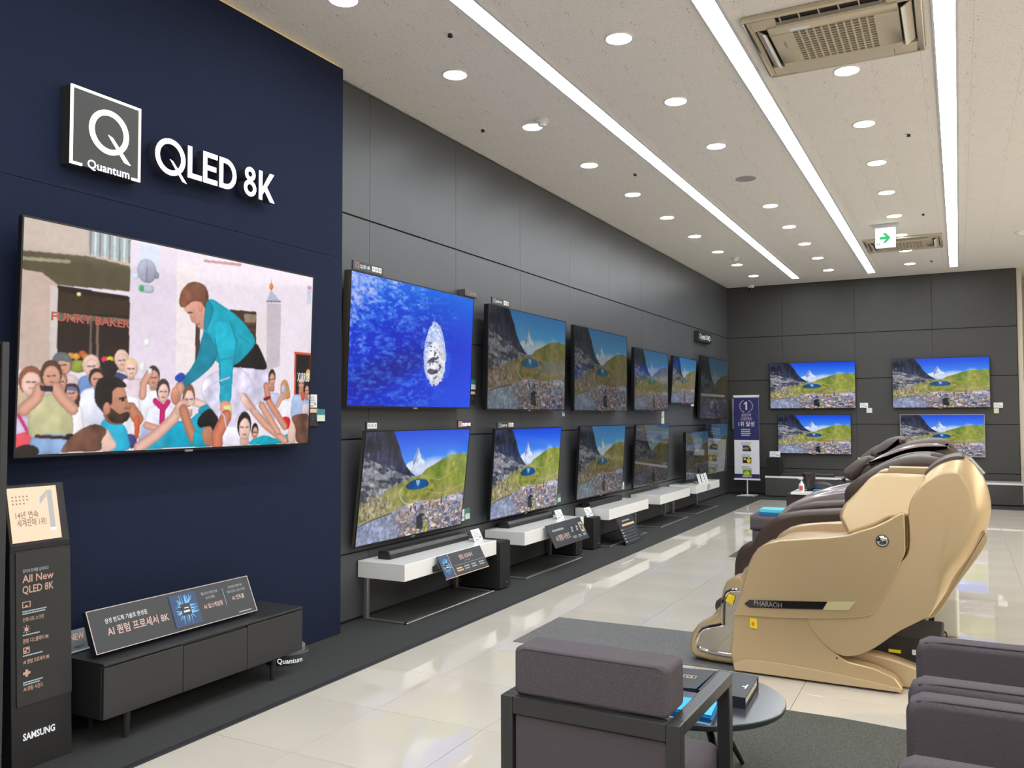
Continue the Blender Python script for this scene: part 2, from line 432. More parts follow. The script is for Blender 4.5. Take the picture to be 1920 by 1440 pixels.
def aircon(loc, label, rows):
    t = thing('air_conditioner', label, 'air conditioner', loc, 0, 'ceiling cassette air conditioners')
    S = 0.478
    f = MB()                                            # square frame with four outlet slots
    o = [(-S, -S), (S, -S), (S, S), (-S, S)]; i = 0.365; q = 0.275
    f.box(-S, S, -S, -0.44, -0.028, 0).box(-S, S, 0.44, S, -0.028, 0).box(-S, -0.44, -0.44, 0.44, -0.028, 0).box(0.44, S, -0.44, 0.44, -0.028, 0)
    for sx in (-1, 1):
        for sy in (-1, 1):
            a, c = sorted((sx*0.30, sx*0.44)); d, e = sorted((sy*0.30, sy*0.44))
            f.box(a, c, d, e, -0.028, 0)
    f.build('frame', M_AC, t, bevel=0.006, smooth=True)
    MB().box(-0.44, 0.44, -0.44, 0.44, -0.006, -0.002).build('outlet_recess', M_ACD, t)
    p = MB()                                            # raised centre panel round the grille
    gx, gy = 0.232, 0.232
    p.box(-0.358, 0.358, -0.33, -gy, -0.040, -0.004).box(-0.358, 0.358, gy, 0.33, -0.040, -0.004)
    p.box(-0.358, -gx, -gy, gy, -0.040, -0.004).box(gx, 0.358, -gy, gy, -0.040, -0.004)
    p.build('front_panel', M_AC, t, bevel=0.004, smooth=True)
    g = MB()
    for k in range(rows+1):
        y = -gy+2*gy*k/rows; g.box(-gx, gx, y-0.0048, y+0.0048, -0.040, -0.030)
    nx = 11
    for k in range(nx+1):
        x = -gx+2*gx*k/nx; g.box(x-0.0055, x+0.0055, -gy, gy, -0.0405, -0.030)
    gg = g.build('grille', M_AC, t); gg['kind'] = 'stuff'
    MB().box(-gx, gx, -gy, gy, -0.012, -0.008).build('filter', M_ACD, t)
    for k in range(6): MB().box(-0.272+0.1088*k-.003, -0.272+0.1088*k+.003, -0.438, -0.332, -0.020, -0.004).build('vane', M_ACL, t)
    MB().box(-0.30, 0.30, -0.345, -0.330, -0.036, -0.010).build('outlet_lip', M_ACL, t)
    for k, (dx, dy, rz) in enumerate(((-0.40, 0, PI/2), (0.40, 0, -PI/2), (0, 0.385, 0))):
        m4 = Matrix.Translation((dx, dy, -0.03)) @ Matrix.Rotation(rz, 4, 'Z') @ Matrix.Rotation((0.6, 0.6, 0.0)[k], 4, 'X')
        MB().box(-0.275 if k < 2 else -0.299, 0.275 if k < 2 else 0.299, -0.034 if k < 2 else -0.054, 0.034 if k < 2 else 0.054, -0.004, 0.004, m4).build('louvre', M_ACL, t, bevel=0.002, seg=1)
    b = MB().text('SAMSUNG', 0.022, 0, 0, 0, 'CENTER', 0.02)
    lg = b.build('logo', M_CARDINK, t); lg.location = (-0.30, -0.06, -0.0405); lg.rotation_euler = (PI/2*0, 0, PI/2)
    lg.rotation_euler = (PI/2+PI, 0, PI/2) if False else (PI/2, 0, PI/2)
    MB().box(-0.235, -0.12, -0.285, -0.240, -0.0412, -0.0402).build('sticker', M_CARD, t)
    return t
aircon((-0.622, 5.50, ZC), 'large beige ceiling air conditioner with square grille above the gold massage chair', 13)
aircon((-0.626, 12.75, ZC), 'far beige ceiling air conditioner behind the lit green arrow sign', 12)

# hanging exit arrow
t = thing('exit_sign', 'lit white sign with green arrow hanging from the ceiling', 'sign', (-0.763, 11.39, ZC))
MB().box(-0.152, 0.152, -0.035, 0.035, -0.050, 0).build('mount', M_ALU, t, bevel=0.004)
MB().box(-0.115, 0.115, -0.018, 0.018, -0.292, -0.050).build('panel', M_EXIT, t, bevel=0.003)
ar = [(-0.066, -0.192), (-0.066, -0.158), (0.004, -0.158), (-0.032, -0.114), (0.006, -0.114), (0.060, -0.175), (0.006, -0.236), (-0.032, -0.236), (0.004, -0.192)]
MB().prism(ar, -0.0215, -0.0185).build('arrow', M_GREEN, t)
MB().box(-0.098, -0.088, -0.021, -0.0185, -0.262, -0.232).box(-0.078, -0.068, -0.021, -0.0185, -0.262, -0.232).build('mark', M_GREEN, t)
def ceil_round(name, label, cat, x, y, r, h, m, grp=None, inner=None):
    t = thing(name, label, cat, (x, y, ZC), 0, grp)
    MB().lathe([(r, 0), (r, -h*0.4), (r*0.8, -h*0.55)], 24).build('base', M_WHITE if inner else m, t, smooth=True)
    MB().lathe([(r*0.72, -h*0.5), (r*0.66, -h*0.8), (r*0.45, -h)], 20).build('head', inner or m, t, smooth=True)
    return t
ceil_round('smoke_detector', 'white smoke detector beside the third downlight from the near end', 'detector', -2.90, 6.04, 0.055, 0.05, M_WHITE, 'ceiling detectors')
ceil_round('smoke_detector', 'white smoke detector beside the light strip end in the far left ceiling', 'detector', -2.92, 12.75, 0.055, 0.05, M_WHITE, 'ceiling detectors')
ceil_round('smoke_detector', 'white smoke detector at the right picture edge of the ceiling', 'detector', 0.74, 12.67, 0.06, 0.05, M_WHITE, 'ceiling detectors')
ceil_round('security_camera', 'white dome camera at the ceiling edge above the far corner', 'camera', -3.305, 15.63, 0.06, 0.09, M_WHITE, None, M_BLK)
t = thing('ceiling_speaker', 'flat grey round ceiling speaker between two light strips', 'speaker', (-1.84, 8.52, ZC))
MB().lathe([(0.10, 0), (0.10, -0.004), (0.085, -0.008)], 28).build('cover', mat('grey_cover', (0.33, 0.32, 0.31), 0.7), t, smooth=True)
SPR = [(-2.729, 4.382, 'small black sprinkler head in the ceiling close to the navy wall'), (-2.748, 7.815, 'small black sprinkler head beside the fourth downlight of the wall row'),
       (-0.329, 7.79, 'small black sprinkler head beyond the large air conditioner'), (-0.327, 10.99, 'small black sprinkler head right of the green arrow sign'),
       (-0.33, 14.42, 'small black sprinkler head past the far air conditioner'), (-3.42, 6.0, 'dark ceiling pin nearest the top of the left wall')]
for x, y, lb in SPR:
    t = thing('sprinkler', lb, 'sprinkler', (x, y, ZC), 0, 'ceiling sprinklers')
    MB().lathe([(0.028, 0), (0.028, -0.004), (0.016, -0.006)], 14).build('plate', M_WHITE, t)
    MB().lathe([(0.013, -0.005), (0.013, -0.018), (0.017, -0.020), (0.017, -0.024)], 12).build('head', M_BLK, t)

# ---------------------------------------------------------------- pictures for the screens (painted with numpy, shown by colour attribute)
RNG = np.random.default_rng(7)
def vnoise(h, w, cells, seed):
    r = np.random.default_rng(seed); ny, nx = cells
    g = r.random((ny+2, nx+2))
    yy = np.linspace(0, ny, h, endpoint=False); xx = np.linspace(0, nx, w, endpoint=False)
    yi, xi = yy.astype(int), xx.astype(int); fy, fx = yy-yi, xx-xi
    fy = (fy*fy*(3-2*fy))[:, None]; fx = (fx*fx*(3-2*fx))[None, :]
    a, b_, c, d = g[np.ix_(yi, xi)], g[np.ix_(yi, xi+1)], g[np.ix_(yi+1, xi)], g[np.ix_(yi+1, xi+1)]
    return (a*(1-fx)+b_*fx)*(1-fy)+(c*(1-fx)+d*fx)*fy
def fbm(h, w, cells, seed, octv=4):
    s = 0; amp = 1; tot = 0; cy, cx = cells
    for k in range(octv):
        s = s+amp*vnoise(h, w, (cy, cx), seed+k); tot += amp; amp *= 0.55; cy *= 2; cx *= 2
    return s/tot
class Pic:
    def __init__(s, w, h): s.w, s.h = w, h; s.a = np.zeros((h, w, 3)); s.v, s.u = np.mgrid[0:h, 0:w]; s.u = (s.u+.5)/w; s.v = (s.v+.5)/h
    def mask(s, pts):
        P = np.array(pts, float); m = np.zeros((s.h, s.w), bool); n = len(P)
        x, y = s.u, s.v
        for i in range(n):
            x0, y0 = P[i]; x1, y1 = P[(i+1) % n]
            if y0 == y1: continue
            c = ((y0 > y) != (y1 > y)) & (x < (x1-x0)*(y-y0)/(y1-y0)+x0)
            m ^= c
        return m
    def ell(s, cx, cy, rx, ry, rot=0.0):
        dx, dy = (s.u-cx)*16/9, s.v-cy; c, q = math.cos(rot), math.sin(rot)
        a, b_ = dx*c+dy*q, -dx*q+dy*c
        return (a/(rx*16/9))**2+(b_/ry)**2 < 1
    def put(s, m, col, tex=None, k=0.0):
        col = np.array(col, float)/255
        if tex is None: s.a[m] = col
        else: s.a[m] = np.clip(col*(1+k*(tex[m]-0.5)[:, None]*2), 0, 1)
    def shade(s, m, col, tex, k, grad=.16, edge=.86):
        """fill with a soft fall-off to the rim and from top left to bottom right, as a photographed body has"""
        if not m.any(): return
        vv, uu = np.nonzero(m); v0, v1, u0, u1 = vv.min(), vv.max()+1, uu.min(), uu.max()+1
        f = np.ones(m.shape); e = m.copy()
        for q_ in (edge, (edge+1)/2, (edge+3)/4):
            n_ = e & np.roll(e, 1, 0) & np.roll(e, -1, 0) & np.roll(e, 1, 1) & np.roll(e, -1, 1)
            f[e & ~n_] = q_; e = n_
        gy = (np.arange(m.shape[0])-v0)/max(v1-v0, 1); gx = (np.arange(m.shape[1])-u0)/max(u1-u0, 1)
        f = f*(1+grad*((.5-gy)[:, None]*.7+(.5-gx)[None, :]*.5))*(1+k*(tex-.5)*2)
        s.a[m] = np.clip(np.array(col, float)/255*f[..., None], 0, 1)[m]
    def soften(s, n=1):
        for _ in range(n):
            b_ = s.a*2
            for ax in (0, 1): b_ = b_+np.roll(s.a, 1, ax)+np.roll(s.a, -1, ax)
            b_[0], b_[-1], b_[:, 0], b_[:, -1] = s.a[0]*6, s.a[-1]*6, s.a[:, 0]*6, s.a[:, -1]*6
            s.a = b_/6
    def line(s, pts, wd, col):
        P = [np.array(p, float) for p in pts]; d = np.full((s.h, s.w), 9.0)
        for a, b_ in zip(P[:-1], P[1:]):
            ab = (b_-a)*[16/9, 1]; L = ab@ab+1e-9
            px, py = (s.u-a[0])*16/9, s.v-a[1]
            t = np.clip((px*ab[0]+py*ab[1])/L, 0, 1)
            d = np.minimum(d, np.hypot(px-t*ab[0], py-t*ab[1]))
        f = np.clip(1.06-.28*(2*d/wd)**2, 0, 1.1)[..., None] if wd > .02 else np.ones(d.shape)[..., None]
        m = d < wd/2; s.a[m] = np.clip(np.array(col)/255*f, 0, 1)[m]
    def mesh(s, name):
        """unit screen: x -.5...5, z 0..1, facing -y, colour attribute 'picture'"""
        W, H = s.w, s.h
        xs = np.linspace(-.5, .5, W); zs = np.linspace(1, 0, H)
        co = np.zeros((H, W, 3), np.float32); co[..., 0] = xs[None, :]; co[..., 2] = zs[:, None]
        idx = np.arange(H*W).reshape(H, W)
        q = np.stack([idx[1:, :-1], idx[1:, 1:], idx[:-1, 1:], idx[:-1, :-1]], -1).reshape(-1, 4)
        me = bpy.data.meshes.new(name)
        me.vertices.add(H*W); me.vertices.foreach_set('co', co.ravel())
        nf = len(q); me.loops.add(nf*4); me.loops.foreach_set('vertex_index', q.ravel().astype(np.int32))
        me.polygons.add(nf); me.polygons.foreach_set('loop_start', np.arange(0, nf*4, 4, dtype=np.int32))
        me.update(calc_edges=True)
        at = me.color_attributes.new('picture', 'FLOAT_COLOR', 'POINT')
        c = np.ones((H*W, 4), np.float32); c[:, :3] = s2l(np.clip(s.a, 0, 1)).reshape(-1, 3)
        at.data.foreach_set('color', c.ravel()); me.update()
        return me
def screen_mat(name, gain, sat=1.0, hue=0.5, rough=0.09, spec=0.28):
    m = bpy.data.materials.new(name); m.use_nodes = True; nt = m.node_tree; b = nt.nodes['Principled BSDF']
    b.inputs['Base Color'].default_value = (0.008, 0.008, 0.009, 1); b.inputs['Roughness'].default_value = rough
    b.inputs['Specular IOR Level'].default_value = spec
    a = nt.nodes.new('ShaderNodeAttribute'); a.attribute_name = 'picture'
    hs = nt.nodes.new('ShaderNodeHueSaturation'); hs.inputs['Saturation'].default_value = sat; hs.inputs['Hue'].default_value = hue
    nt.links.new(a.outputs['Color'], hs.inputs['Color']); nt.links.new(hs.outputs['Color'], b.inputs['Emission Color'])
    b.inputs['Emission Strength'].default_value = gain*SCREEN_E
    return m
S_BRIGHT = screen_mat('screen_bright', 0.95, 1.0)
S_MID = screen_mat('screen_mid', 0.36, 0.92, 0.455)
S_DIM = screen_mat('screen_dim', 0.24, 0.90, 0.450)
S_DARK = screen_mat('screen_dark', 0.085, 0.85, 0.445)
S_LOW = screen_mat('screen_low', 0.13, 0.85, 0.45, rough=0.05, spec=0.8)
S_BIG = screen_mat('screen_street', 1.0, 1.0, 0.5, rough=0.06)

def mountain():
    W, H = 400, 225; p = Pic(W, H); u, v = p.u, p.v
    n1 = fbm(H, W, (6, 10), 1, 5); n2 = fbm(H, W, (20, 34), 11, 3); n3 = fbm(H, W, (45, 80), 21, 2)
    n4 = fbm(H, W, (10, 4), 31, 4)
    t = np.clip(v/0.38, 0, 1)[..., None]
    p.a[:] = (np.array([12, 70, 225])*(1-t)+np.array([90, 165, 250])*t)/255
    cl = np.clip((v-0.20-0.10*(1-u)+(n1-0.5)*0.30)*6, 0, 1)*np.clip((u-0.35)*5, 0, 1)*0.85
    p.a = p.a*(1-cl[..., None])+np.array([226, 234, 250])/255*cl[..., None]
    p.put(p.mask([(.345, .37), (.385, .305), (.43, .285), (.455, .20), (.468, .155), (.48, .175), (.492, .215), (.515, .275), (.55, .30), (.60, .345), (.62, .40), (.345, .42)]), (196, 210, 238), n2, 0.35)
    p.put(p.mask([(.455, .20), (.468, .155), (.474, .20), (.462, .29), (.44, .33), (.43, .285)]), (120, 140, 190), n2, 0.4)
    fog = np.clip(1-np.abs(v-0.37)/0.06, 0, 1)*np.clip((u-.38)*8, 0, 1)*0.85
    p.a = p.a*(1-fog[..., None])+np.array([222, 228, 246])/255*fog[..., None]
    mist = np.clip(1-np.hypot((u-.66)/.16, (v-.33)/.085), 0, 1)[..., None]*1.2; mist = np.clip(mist, 0, .9); p.a = p.a*(1-mist)+np.array([206, 216, 244])/255*mist
    # slopes: right meadow, valley, left scree
    hill = p.mask([(.52, .43), (.58, .37), (.66, .335), (.74, .285), (.82, .255), (.90, .25), (1.02, .265), (1.02, .80), (.40, .72)])
    g = np.clip(n1*1.6-0.3, 0, 1)[..., None]
    gm = (np.array([96, 124, 40])*(1-g)+np.array([172, 172, 86])*g)/255*(0.85+0.3*n2[..., None])
    p.a[hill] = gm[hill]
    val = p.mask([(-.02, .40), (.30, .41), (.45, .44), (.56, .42), (.74, .56), (1.02, .60), (1.02, .78), (-.02, .82)])
    gv = (np.array([118, 124, 64])*(1-g)+np.array([176, 166, 104])*g)/255*(0.8+0.4*n2[..., None]); p.a[val] = gv[val]
    scree = p.mask([(-.02, .22), (.20, .30), (.34, .40), (.45, .43), (.40, .465), (.25, .52), (.16, .60), (-.02, .64)])
    p.put(scree, (124, 126, 134), n2*0.6+n3*0.4, .7)
    low = p.mask([(-.02, .58), (.10, .56), (.22, .60), (.30, .68), (.22, .76), (-.02, .80)]) & (n2+n1*.6 > .62); p.put(low, (142, 134, 104), n3, 0.6)
    cliff = p.mask([(-.02, -.02), (.215, -.02), (.245, .02), (.265, .075), (.30, .15), (.325, .235), (.37, .325), (.43, .40), (.47, .435), (.40, .43), (.32, .385), (.24, .345), (.15, .30), (.06, .25), (-.02, .225)])
    sk = np.abs(fbm(H, W, (5, 26), 41, 3)-.5)*2; ridge = vnoise(H, W, (30, 12), 51)
    p.put(cliff, (40, 46, 72), np.clip(n4*0.4+n2*0.3+sk*.5, 0, 1), 1.1)
    hl = cliff & (n2*.5+n4*.7+sk*.5 > 1.02); p.put(hl, (88, 92, 116), n3, .5)
    d_ = vnoise(H, W, (40, 14), 61)*.5+n2*.5; d_ = np.stack([np.roll(d_[y_], int(y_*1.9)) for y_ in range(H)]); hl = scree & (d_+(n1-.5)*.8 < 0.40); p.put(hl, (66, 70, 88), n3, .5); hl = scree & (d_+(n1-.5)*.6 > 0.66); p.put(hl, (158, 156, 160), n3, .4)
    p.put(p.mask(spline([(.33, .53), (.38, .475), (.50, .455), (.63, .47), (.70, .55), (.62, .64), (.48, .66), (.38, .62)], 5)), (138, 142, 62), n2, 0.4)
    p.put(p.ell(.502, .52, .116, .052), (150, 138, 84), n3, 0.4)
    lake = p.mask(spline([(.388, .525), (.42, .490), (.47, .470), (.53, .470), (.58, .487), (.610, .525), (.585, .553), (.50, .566), (.42, .556)], 5))
    p.put(lake, (14, 74, 134), n1, 0.4); p.put(p.mask([(.48, .475), (.515, .475), (.52, .50), (.505, .54), (.487, .51)]), (150, 178, 214))
    p.line([(.36, .53), (.335, .57), (.35, .63), (.39, .68), (.43, .70)], .010, (206, 196, 160))
    p.line([(.62, .47), (.72, .50), (.80, .46), (.92, .40)], .006, (190, 186, 110))
    p.line([(.60, .60), (.74, .64), (.86, .62), (1.0, .56)], .006, (196, 190, 120))
    # stony foreground
    fg = p.mask([(-.02, .82), (.12, .79), (.26, .755), (.40, .70), (.56, .68), (.70, .70), (.84, .675), (1.02, .66), (1.02, 1.02), (-.02, 1.02)])
    mix = np.clip((u-0.28)*2.2+(n1-.5)*1.6, 0, 1)[..., None]
    base = (np.array([138, 146, 176])*(1-mix)+np.array([176, 152, 134])*mix)/255
    st = (0.55+0.95*(n2*0.5+n3*0.5))[..., None]; p.a[fg] = np.clip(base*st, 0, 1)[fg]
    r = np.random.default_rng(3); pts = []
    while len(pts) < 250:
        y = .66+.36*r.random()**.75; pts.append((r.random()*1.04-.02, y))
    pts = np.array(pts); wu = u+(n2-.5)*.03; wv = v+(n3-.5)*.03
    d1 = np.full((H, W), 9.0); d2 = d1.copy(); ix = np.zeros((H, W), int)
    for k, (x, y) in enumerate(pts):
        sc = 1/(.30+(y-.66)*2.0); d = np.hypot((wu-x)*1.1, (wv-y)*1.5)*sc
        nb = d < d1; d2 = np.where(nb, d1, np.minimum(d2, d)); ix[nb] = k; d1 = np.where(nb, d, d1)
    pal = np.array([[150, 150, 178], [200, 168, 148], [118, 126, 164], [186, 180, 184], [168, 134, 110], [100, 112, 150], [214, 188, 170]])
    cc = (pal[r.integers(0, 7, len(pts))]*.7+np.array([158, 152, 166])*.3)*r.uniform(.80, 1.12, len(pts))[:, None]
    crack = np.clip((d2-d1)*34+.38, .5, 1)[..., None]
    rock = np.clip(cc[ix]/255*crack*(.95+.35*n2[..., None])+.03, 0, 1)
    wr = np.clip((u-.25-.35*(.9-v))*5+(n1-.5)*3, 0, 1)[..., None]
    p.a = np.where(fg[..., None], p.a*(1-wr)+rock*wr, p.a)
    p.line([(0.0, .83), (.12, .79), (.28, .755)], .008, (50, 46, 50))
    # rucksack, walkers
    p.put(p.mask([(.515, .84), (.55, .80), (.60, .82), (.615, .93), (.58, .97), (.53, .95)]), (28, 28, 38), n3, .6)
    p.put(p.mask([(.575, .84), (.60, .83), (.615, .93), (.59, .95)]), (120, 128, 118), n3, .6)
    p.put(p.mask([(.60, .92), (.63, .90), (.64, .99), (.60, 1.0)]), (150, 150, 70), n3, .5)
    p.line([(.54, .80), (.60, .775)], .02, (150, 128, 110))
    for x, y, c in ((.76, .68, (36, 74, 130)), (.50, .73, (40, 44, 60)), (.455, .72, (60, 60, 80)), (.64, .70, (70, 60, 60))):
        p.line([(x, y), (x, y+.045)], .016, c)
    p.soften(1)
    return p.mesh('mountain_picture')
def ocean():
    W, H = 320, 180; p = Pic(W, H); u, v = p.u, p.v
    n1 = fbm(H, W, (5, 7), 5, 4); n2 = fbm(H, W, (60, 60), 15, 2); n3 = fbm(H, W, (26, 20), 25, 3)
    d = u*0.75+v*0.62
    k = np.clip(1-np.abs(d-0.62)/0.75, 0, 1)[..., None]
    deep = np.array([0, 30, 190])/255; mid = np.array([0, 76, 238])/255; sky = np.array([20, 140, 248])/255
    p.a[:] = deep*k+mid*(1-k)
    dk = np.clip(1-((u-.30)/.42)**2-((v-.70-(.30-u)*.5)/.16)**2, 0, 1)[..., None]*0.75
    p.a = p.a*(1-dk)+np.array([6, 22, 140])/255*dk
    tr = np.clip(1-(v+(1-u)*.15)/.5, 0, 1)[..., None]*0.7; p.a = p.a*(1-tr)+sky*tr
    calm = np.clip(1.25-((u-.05)/.75)**2, 0, 1)
    n5 = vnoise(H, W, (52, 30), 95); n5 = np.stack([np.roll(n5[y_], -int(y_*.9)) for y_ in range(H)]); gl = np.clip((n2*0.35+n5*.35+n3*0.45-0.50)*3.4, 0, 1)*calm*np.clip(1.15-v*0.35, 0, 1)
    p.a = p.a*(1-gl[..., None]*0.55)+np.array([110, 175, 255])/255*gl[..., None]*0.55
    foam_sheen = np.clip((n1*0.5+n2*.45+n3*.35-0.42-v*0.62-u*0.40)*2.6, 0, .85)[..., None]  # whitish upper left: foam plus the screen's ceiling reflection, painted into the picture
    p.a = p.a*(1-foam_sheen)+np.array([196, 196, 246])/255*foam_sheen
    # breaking splash round a rock
    tex = n3*.55+n2*.45
    e = ((u-.655-(v-.5)*.02)/(.086+.032*np.clip(v-.35, 0, .5)/.5))**2+((v-.54)/.27)**2
    m = e+(tex-.5)*.7 < 1.0; p.put(m, (176, 190, 236), tex, .6)
    e2 = ((u-.662)/.082)**2+((v-.62)/.20)**2; m2 = e2+(tex-.5)*1.6 < .95; p.put(m2, (222, 222, 236), tex, .45)
    m3 = ((u-.642)/.055)**2+((v-.60)/.19)**2+(n3-.5)*4.5+(n2-.5)*2 < .25; p.put(m3, (120, 112, 140), n2, .6)
    m5 = ((u-.642)/.034)**2+((v-.62)/.14)**2+(n3-.5)*5 < .0; p.put(m5, (84, 74, 92), n2, .6)
    e4 = ((u-.745)/.055)**2+((v-.62)/.13)**2; m4 = (e4 < 1) & ~m; p.a[m4] = p.a[m4]*.75+np.array([80, 130, 240])/255*.25
    return p.mesh('ocean_picture')

def street():
    """human-tower festival in a sunlit street"""
    W, H = 512, 288; p = Pic(W, H); u, v = p.u, p.v
    src = [(138, 42), (1760, 398), (1732, 1336), (84, 1392)]; dst = [(0, 0), (1, 0), (1, 1), (0, 1)]
    A = []; bb = []
    for (x, y), (a, b_) in zip(src, dst):
        A += [[x, y, 1, 0, 0, 0, -a*x, -a*y], [0, 0, 0, x, y, 1, -b_*x, -b_*y]]; bb += [a, b_]
    hm = np.linalg.solve(np.array(A, float), np.array(bb, float))
    def q(x, y):
        d = hm[6]*x+hm[7]*y+1; return ((hm[0]*x+hm[1]*y+hm[2])/d, (hm[3]*x+hm[4]*y+hm[5])/d)
    def Q(pts): return [q(*c) for c in pts]
    n1 = fbm(H, W, (5, 8), 3, 4); n2 = fbm(H, W, (24, 40), 13, 3); n3 = fbm(H, W, (50, 90), 23, 2)
    fold = vnoise(H, W, (9, 40), 77)*.5+vnoise(H, W, (26, 60), 78)*.5
    def P(pts, col, k=0.06, sm=True):
        if sm: p.shade(p.mask(spline(Q(pts), 5)), col, fold*.7+n2*.3, k*1.6)
        else: p.put(p.mask(Q(pts)), col, n1*.6+n2*.4, k*.6)
    def E(x, y, rx, ry, col, k=0.08, rot=0.0):
        a = q(x, y); p.shade(p.ell(a[0], a[1], rx/1640, ry/1000, rot), col, n2, k, .22)
    def L(pts, wd, col): p.line(Q(pts), wd/1000, col)
    skin = (214, 158, 136); skin2 = (190, 128, 100); skin3 = (236, 196, 184); hair = (44, 32, 28); teal = (20, 170, 196); teal2 = (12, 132, 158); white = (232, 230, 246)
    # facade
    p.a[:] = np.array([238, 226, 238])/255*(0.97+0.05*n1[..., None])
    P([(100, 20), (740, 150), (735, 330), (100, 300)], (196, 178, 166), .12, False)
    P([(500, 120), (740, 180), (738, 300), (500, 250)], (150, 172, 180), .1, False)
    for k in range(9): L([(512+k*27, 128+k*6.5), (510+k*27, 258+k*6)], 9, (212, 220, 216) if k % 2 else (120, 112, 110))
    P([(100, 230), (500, 270), (740, 330), (735, 470), (330, 430), (100, 350)], (92, 84, 62), .35, False)
    P([(100, 265), (400, 290), (400, 310), (100, 285)], (160, 156, 128), .3, False)
    P([(90, 330), (240, 360), (330, 430), (320, 900), (90, 930)], (204, 180, 168), .12, False)
    P([(285, 430), (330, 440), (325, 900), (280, 900)], (214, 202, 198), .08, False)
    P([(328, 430), (735, 500), (728, 920), (322, 880)], (40, 28, 24), .5, False)
    P([(328, 585), (730, 625), (730, 655), (326, 620)], (112, 98, 84), .2, False)
    P([(330, 470), (735, 520), (733, 610), (328, 580)], (58, 44, 30), .5, False)
    L([(512, 640), (508, 880)], 12, (112, 92, 78)); L([(550, 640), (546, 880)], 14, (120, 100, 86))
    E(445, 483, 10, 9, (255, 236, 170)); E(406, 622, 7, 7, (255, 224, 150))
    for x, y, c in ((400, 830, (214, 148, 60)), (430, 834, (226, 160, 70)), (465, 820, (196, 96, 50)), (590, 852, (220, 50, 90)), (620, 852, (220, 200, 40)), (480, 834, (190, 120, 60))): E(x, y, 17, 15, c)
    P([(395, 860), (480, 862), (470, 920), (400, 915)], (120, 128, 50), .4)
    P([(735, 185), (995, 240), (985, 1000), (722, 950)], (230, 216, 232), .05, False)
    P([(995, 300), (1120, 330), (1100, 960), (985, 1000)], (242, 230, 232), .05, False)
    P([(780, 195), (895, 220), (890, 345), (775, 320)], (214, 222, 238), .05, False)
    E(826, 355, 50, 58, (166, 170, 190), .1); L([(826, 300), (824, 410)], 6, (130, 134, 156)); P([(748, 362), (775, 365), (775, 398), (748, 395)], (214, 224, 240)); P([(870, 362), (892, 366), (890, 396), (870, 394)], (150, 156, 176))
    P([(785, 432), (858, 440), (855, 478), (785, 470)], (196, 204, 216), .1); P([(786, 438), (808, 440), (806, 466), (786, 464)], (70, 190, 100))
    P([(1145, 292), (1358, 316), (1356, 332), (1145, 306)], (190, 140, 140), .1, False)
    P([(1100, 660), (1125, 664), (1118, 900), (1094, 900)], (70, 52, 46), .3, False)
    P([(1290, 575), (1440, 590), (1438, 770), (1360, 700)], (72, 52, 44), .4, False)
    P([(1370, 600), (1440, 605), (1438, 650), (1375, 650)], (150, 128, 110), .3, False); L([(1374, 655), (1440, 660)], 8, (100, 70, 50)); L([(1380, 690), (1440, 694)], 8, (100, 70, 50))
    P([(1440, 590), (1500, 600), (1495, 930), (1436, 920)], (234, 222, 226), .05, False)
    P([(1500, 540), (1580, 545), (1570, 900), (1496, 920)], (202, 190, 200), .08, False)
    P([(1522, 465), (1575, 530), (1500, 528)], (186, 190, 212), .1, False); L([(1500, 531), (1576, 533)], 8, (130, 120, 130))
    E(1524, 447, 14, 20, (232, 128, 40)); L([(1525, 408), (1524, 430)], 5, (150, 120, 110))
    P([(1728, 440), (1752, 446), (1750, 550), (1724, 545)], (206, 206, 226), .05, False); P([(1730, 446), (1750, 450), (1750, 466), (1730, 462)], (210, 130, 150), .05, False)
    E(823, 756, 17, 20, (250, 250, 246)); E(800, 895, 15, 26, (246, 246, 244))
    P([(1655, 818), (1746, 828), (1744, 1060), (1652, 1060)], (206, 84, 40), .1, False); P([(1664, 832), (1744, 840), (1742, 1060), (1662, 1060)], (34, 30, 32), .2, False)
    E(1732, 950, 22, 36, (222, 176, 90))
    # bystanders: (x, y head centre, head rx, ry, hair colour, face, shirt colour, shoulder half width, bottom)
    def body(x, y, wd, bot, col):
        P([(x-wd*.35, y), (x+wd*.35, y), (x+wd, y+wd*.45), (x+wd*1.05, bot), (x-wd*1.05, bot), (x-wd, y+wd*.45)], col, .08)
    def head(x, y, rx, ry, hc, fc, bald=False):
        P([(x-rx*.4, y+ry*.5), (x+rx*.4, y+ry*.5), (x+rx*.5, y+ry*1.35), (x-rx*.5, y+ry*1.35)], tuple(int(c*.9) for c in fc))
        E(x, y-ry*.12, rx*1.06, ry*1.0, fc if bald else hc); E(x+rx*.05, y+ry*.18, rx*.86, ry*.82, fc)
        L([(x-rx*.5, y+ry*.02), (x-rx*.12, y+ry*.04)], 7, tuple(int(c*.5) for c in fc)); L([(x+rx*.18, y+ry*.04), (x+rx*.55, y+ry*.02)], 7, tuple(int(c*.5) for c in fc))
        L([(x-rx*.2, y+ry*.58), (x+rx*.25, y+ry*.58)], 6, (176, 92, 86))
    body(355, 930, 92, 1100, (214, 192, 190)); head(350, 880, 42, 52, (112, 112, 112), skin); P([(308, 850), (320, 822), (352, 814), (386, 826), (394, 866), (350, 856), (318, 864)], (112, 116, 118))
    body(512, 940, 70, 1100, (110, 140, 190)); head(514, 888, 38, 48, (196, 180, 176), skin3, True)
    body(655, 930, 80, 1030, (66, 70, 110)); head(684, 856, 34, 46, (200, 176, 176), skin3, True); E(614, 905, 38, 40, (36, 28, 30))
    body(745, 960, 62, 1200, (226, 208, 220)); head(736, 905, 34, 46, (230, 196, 150), skin3)
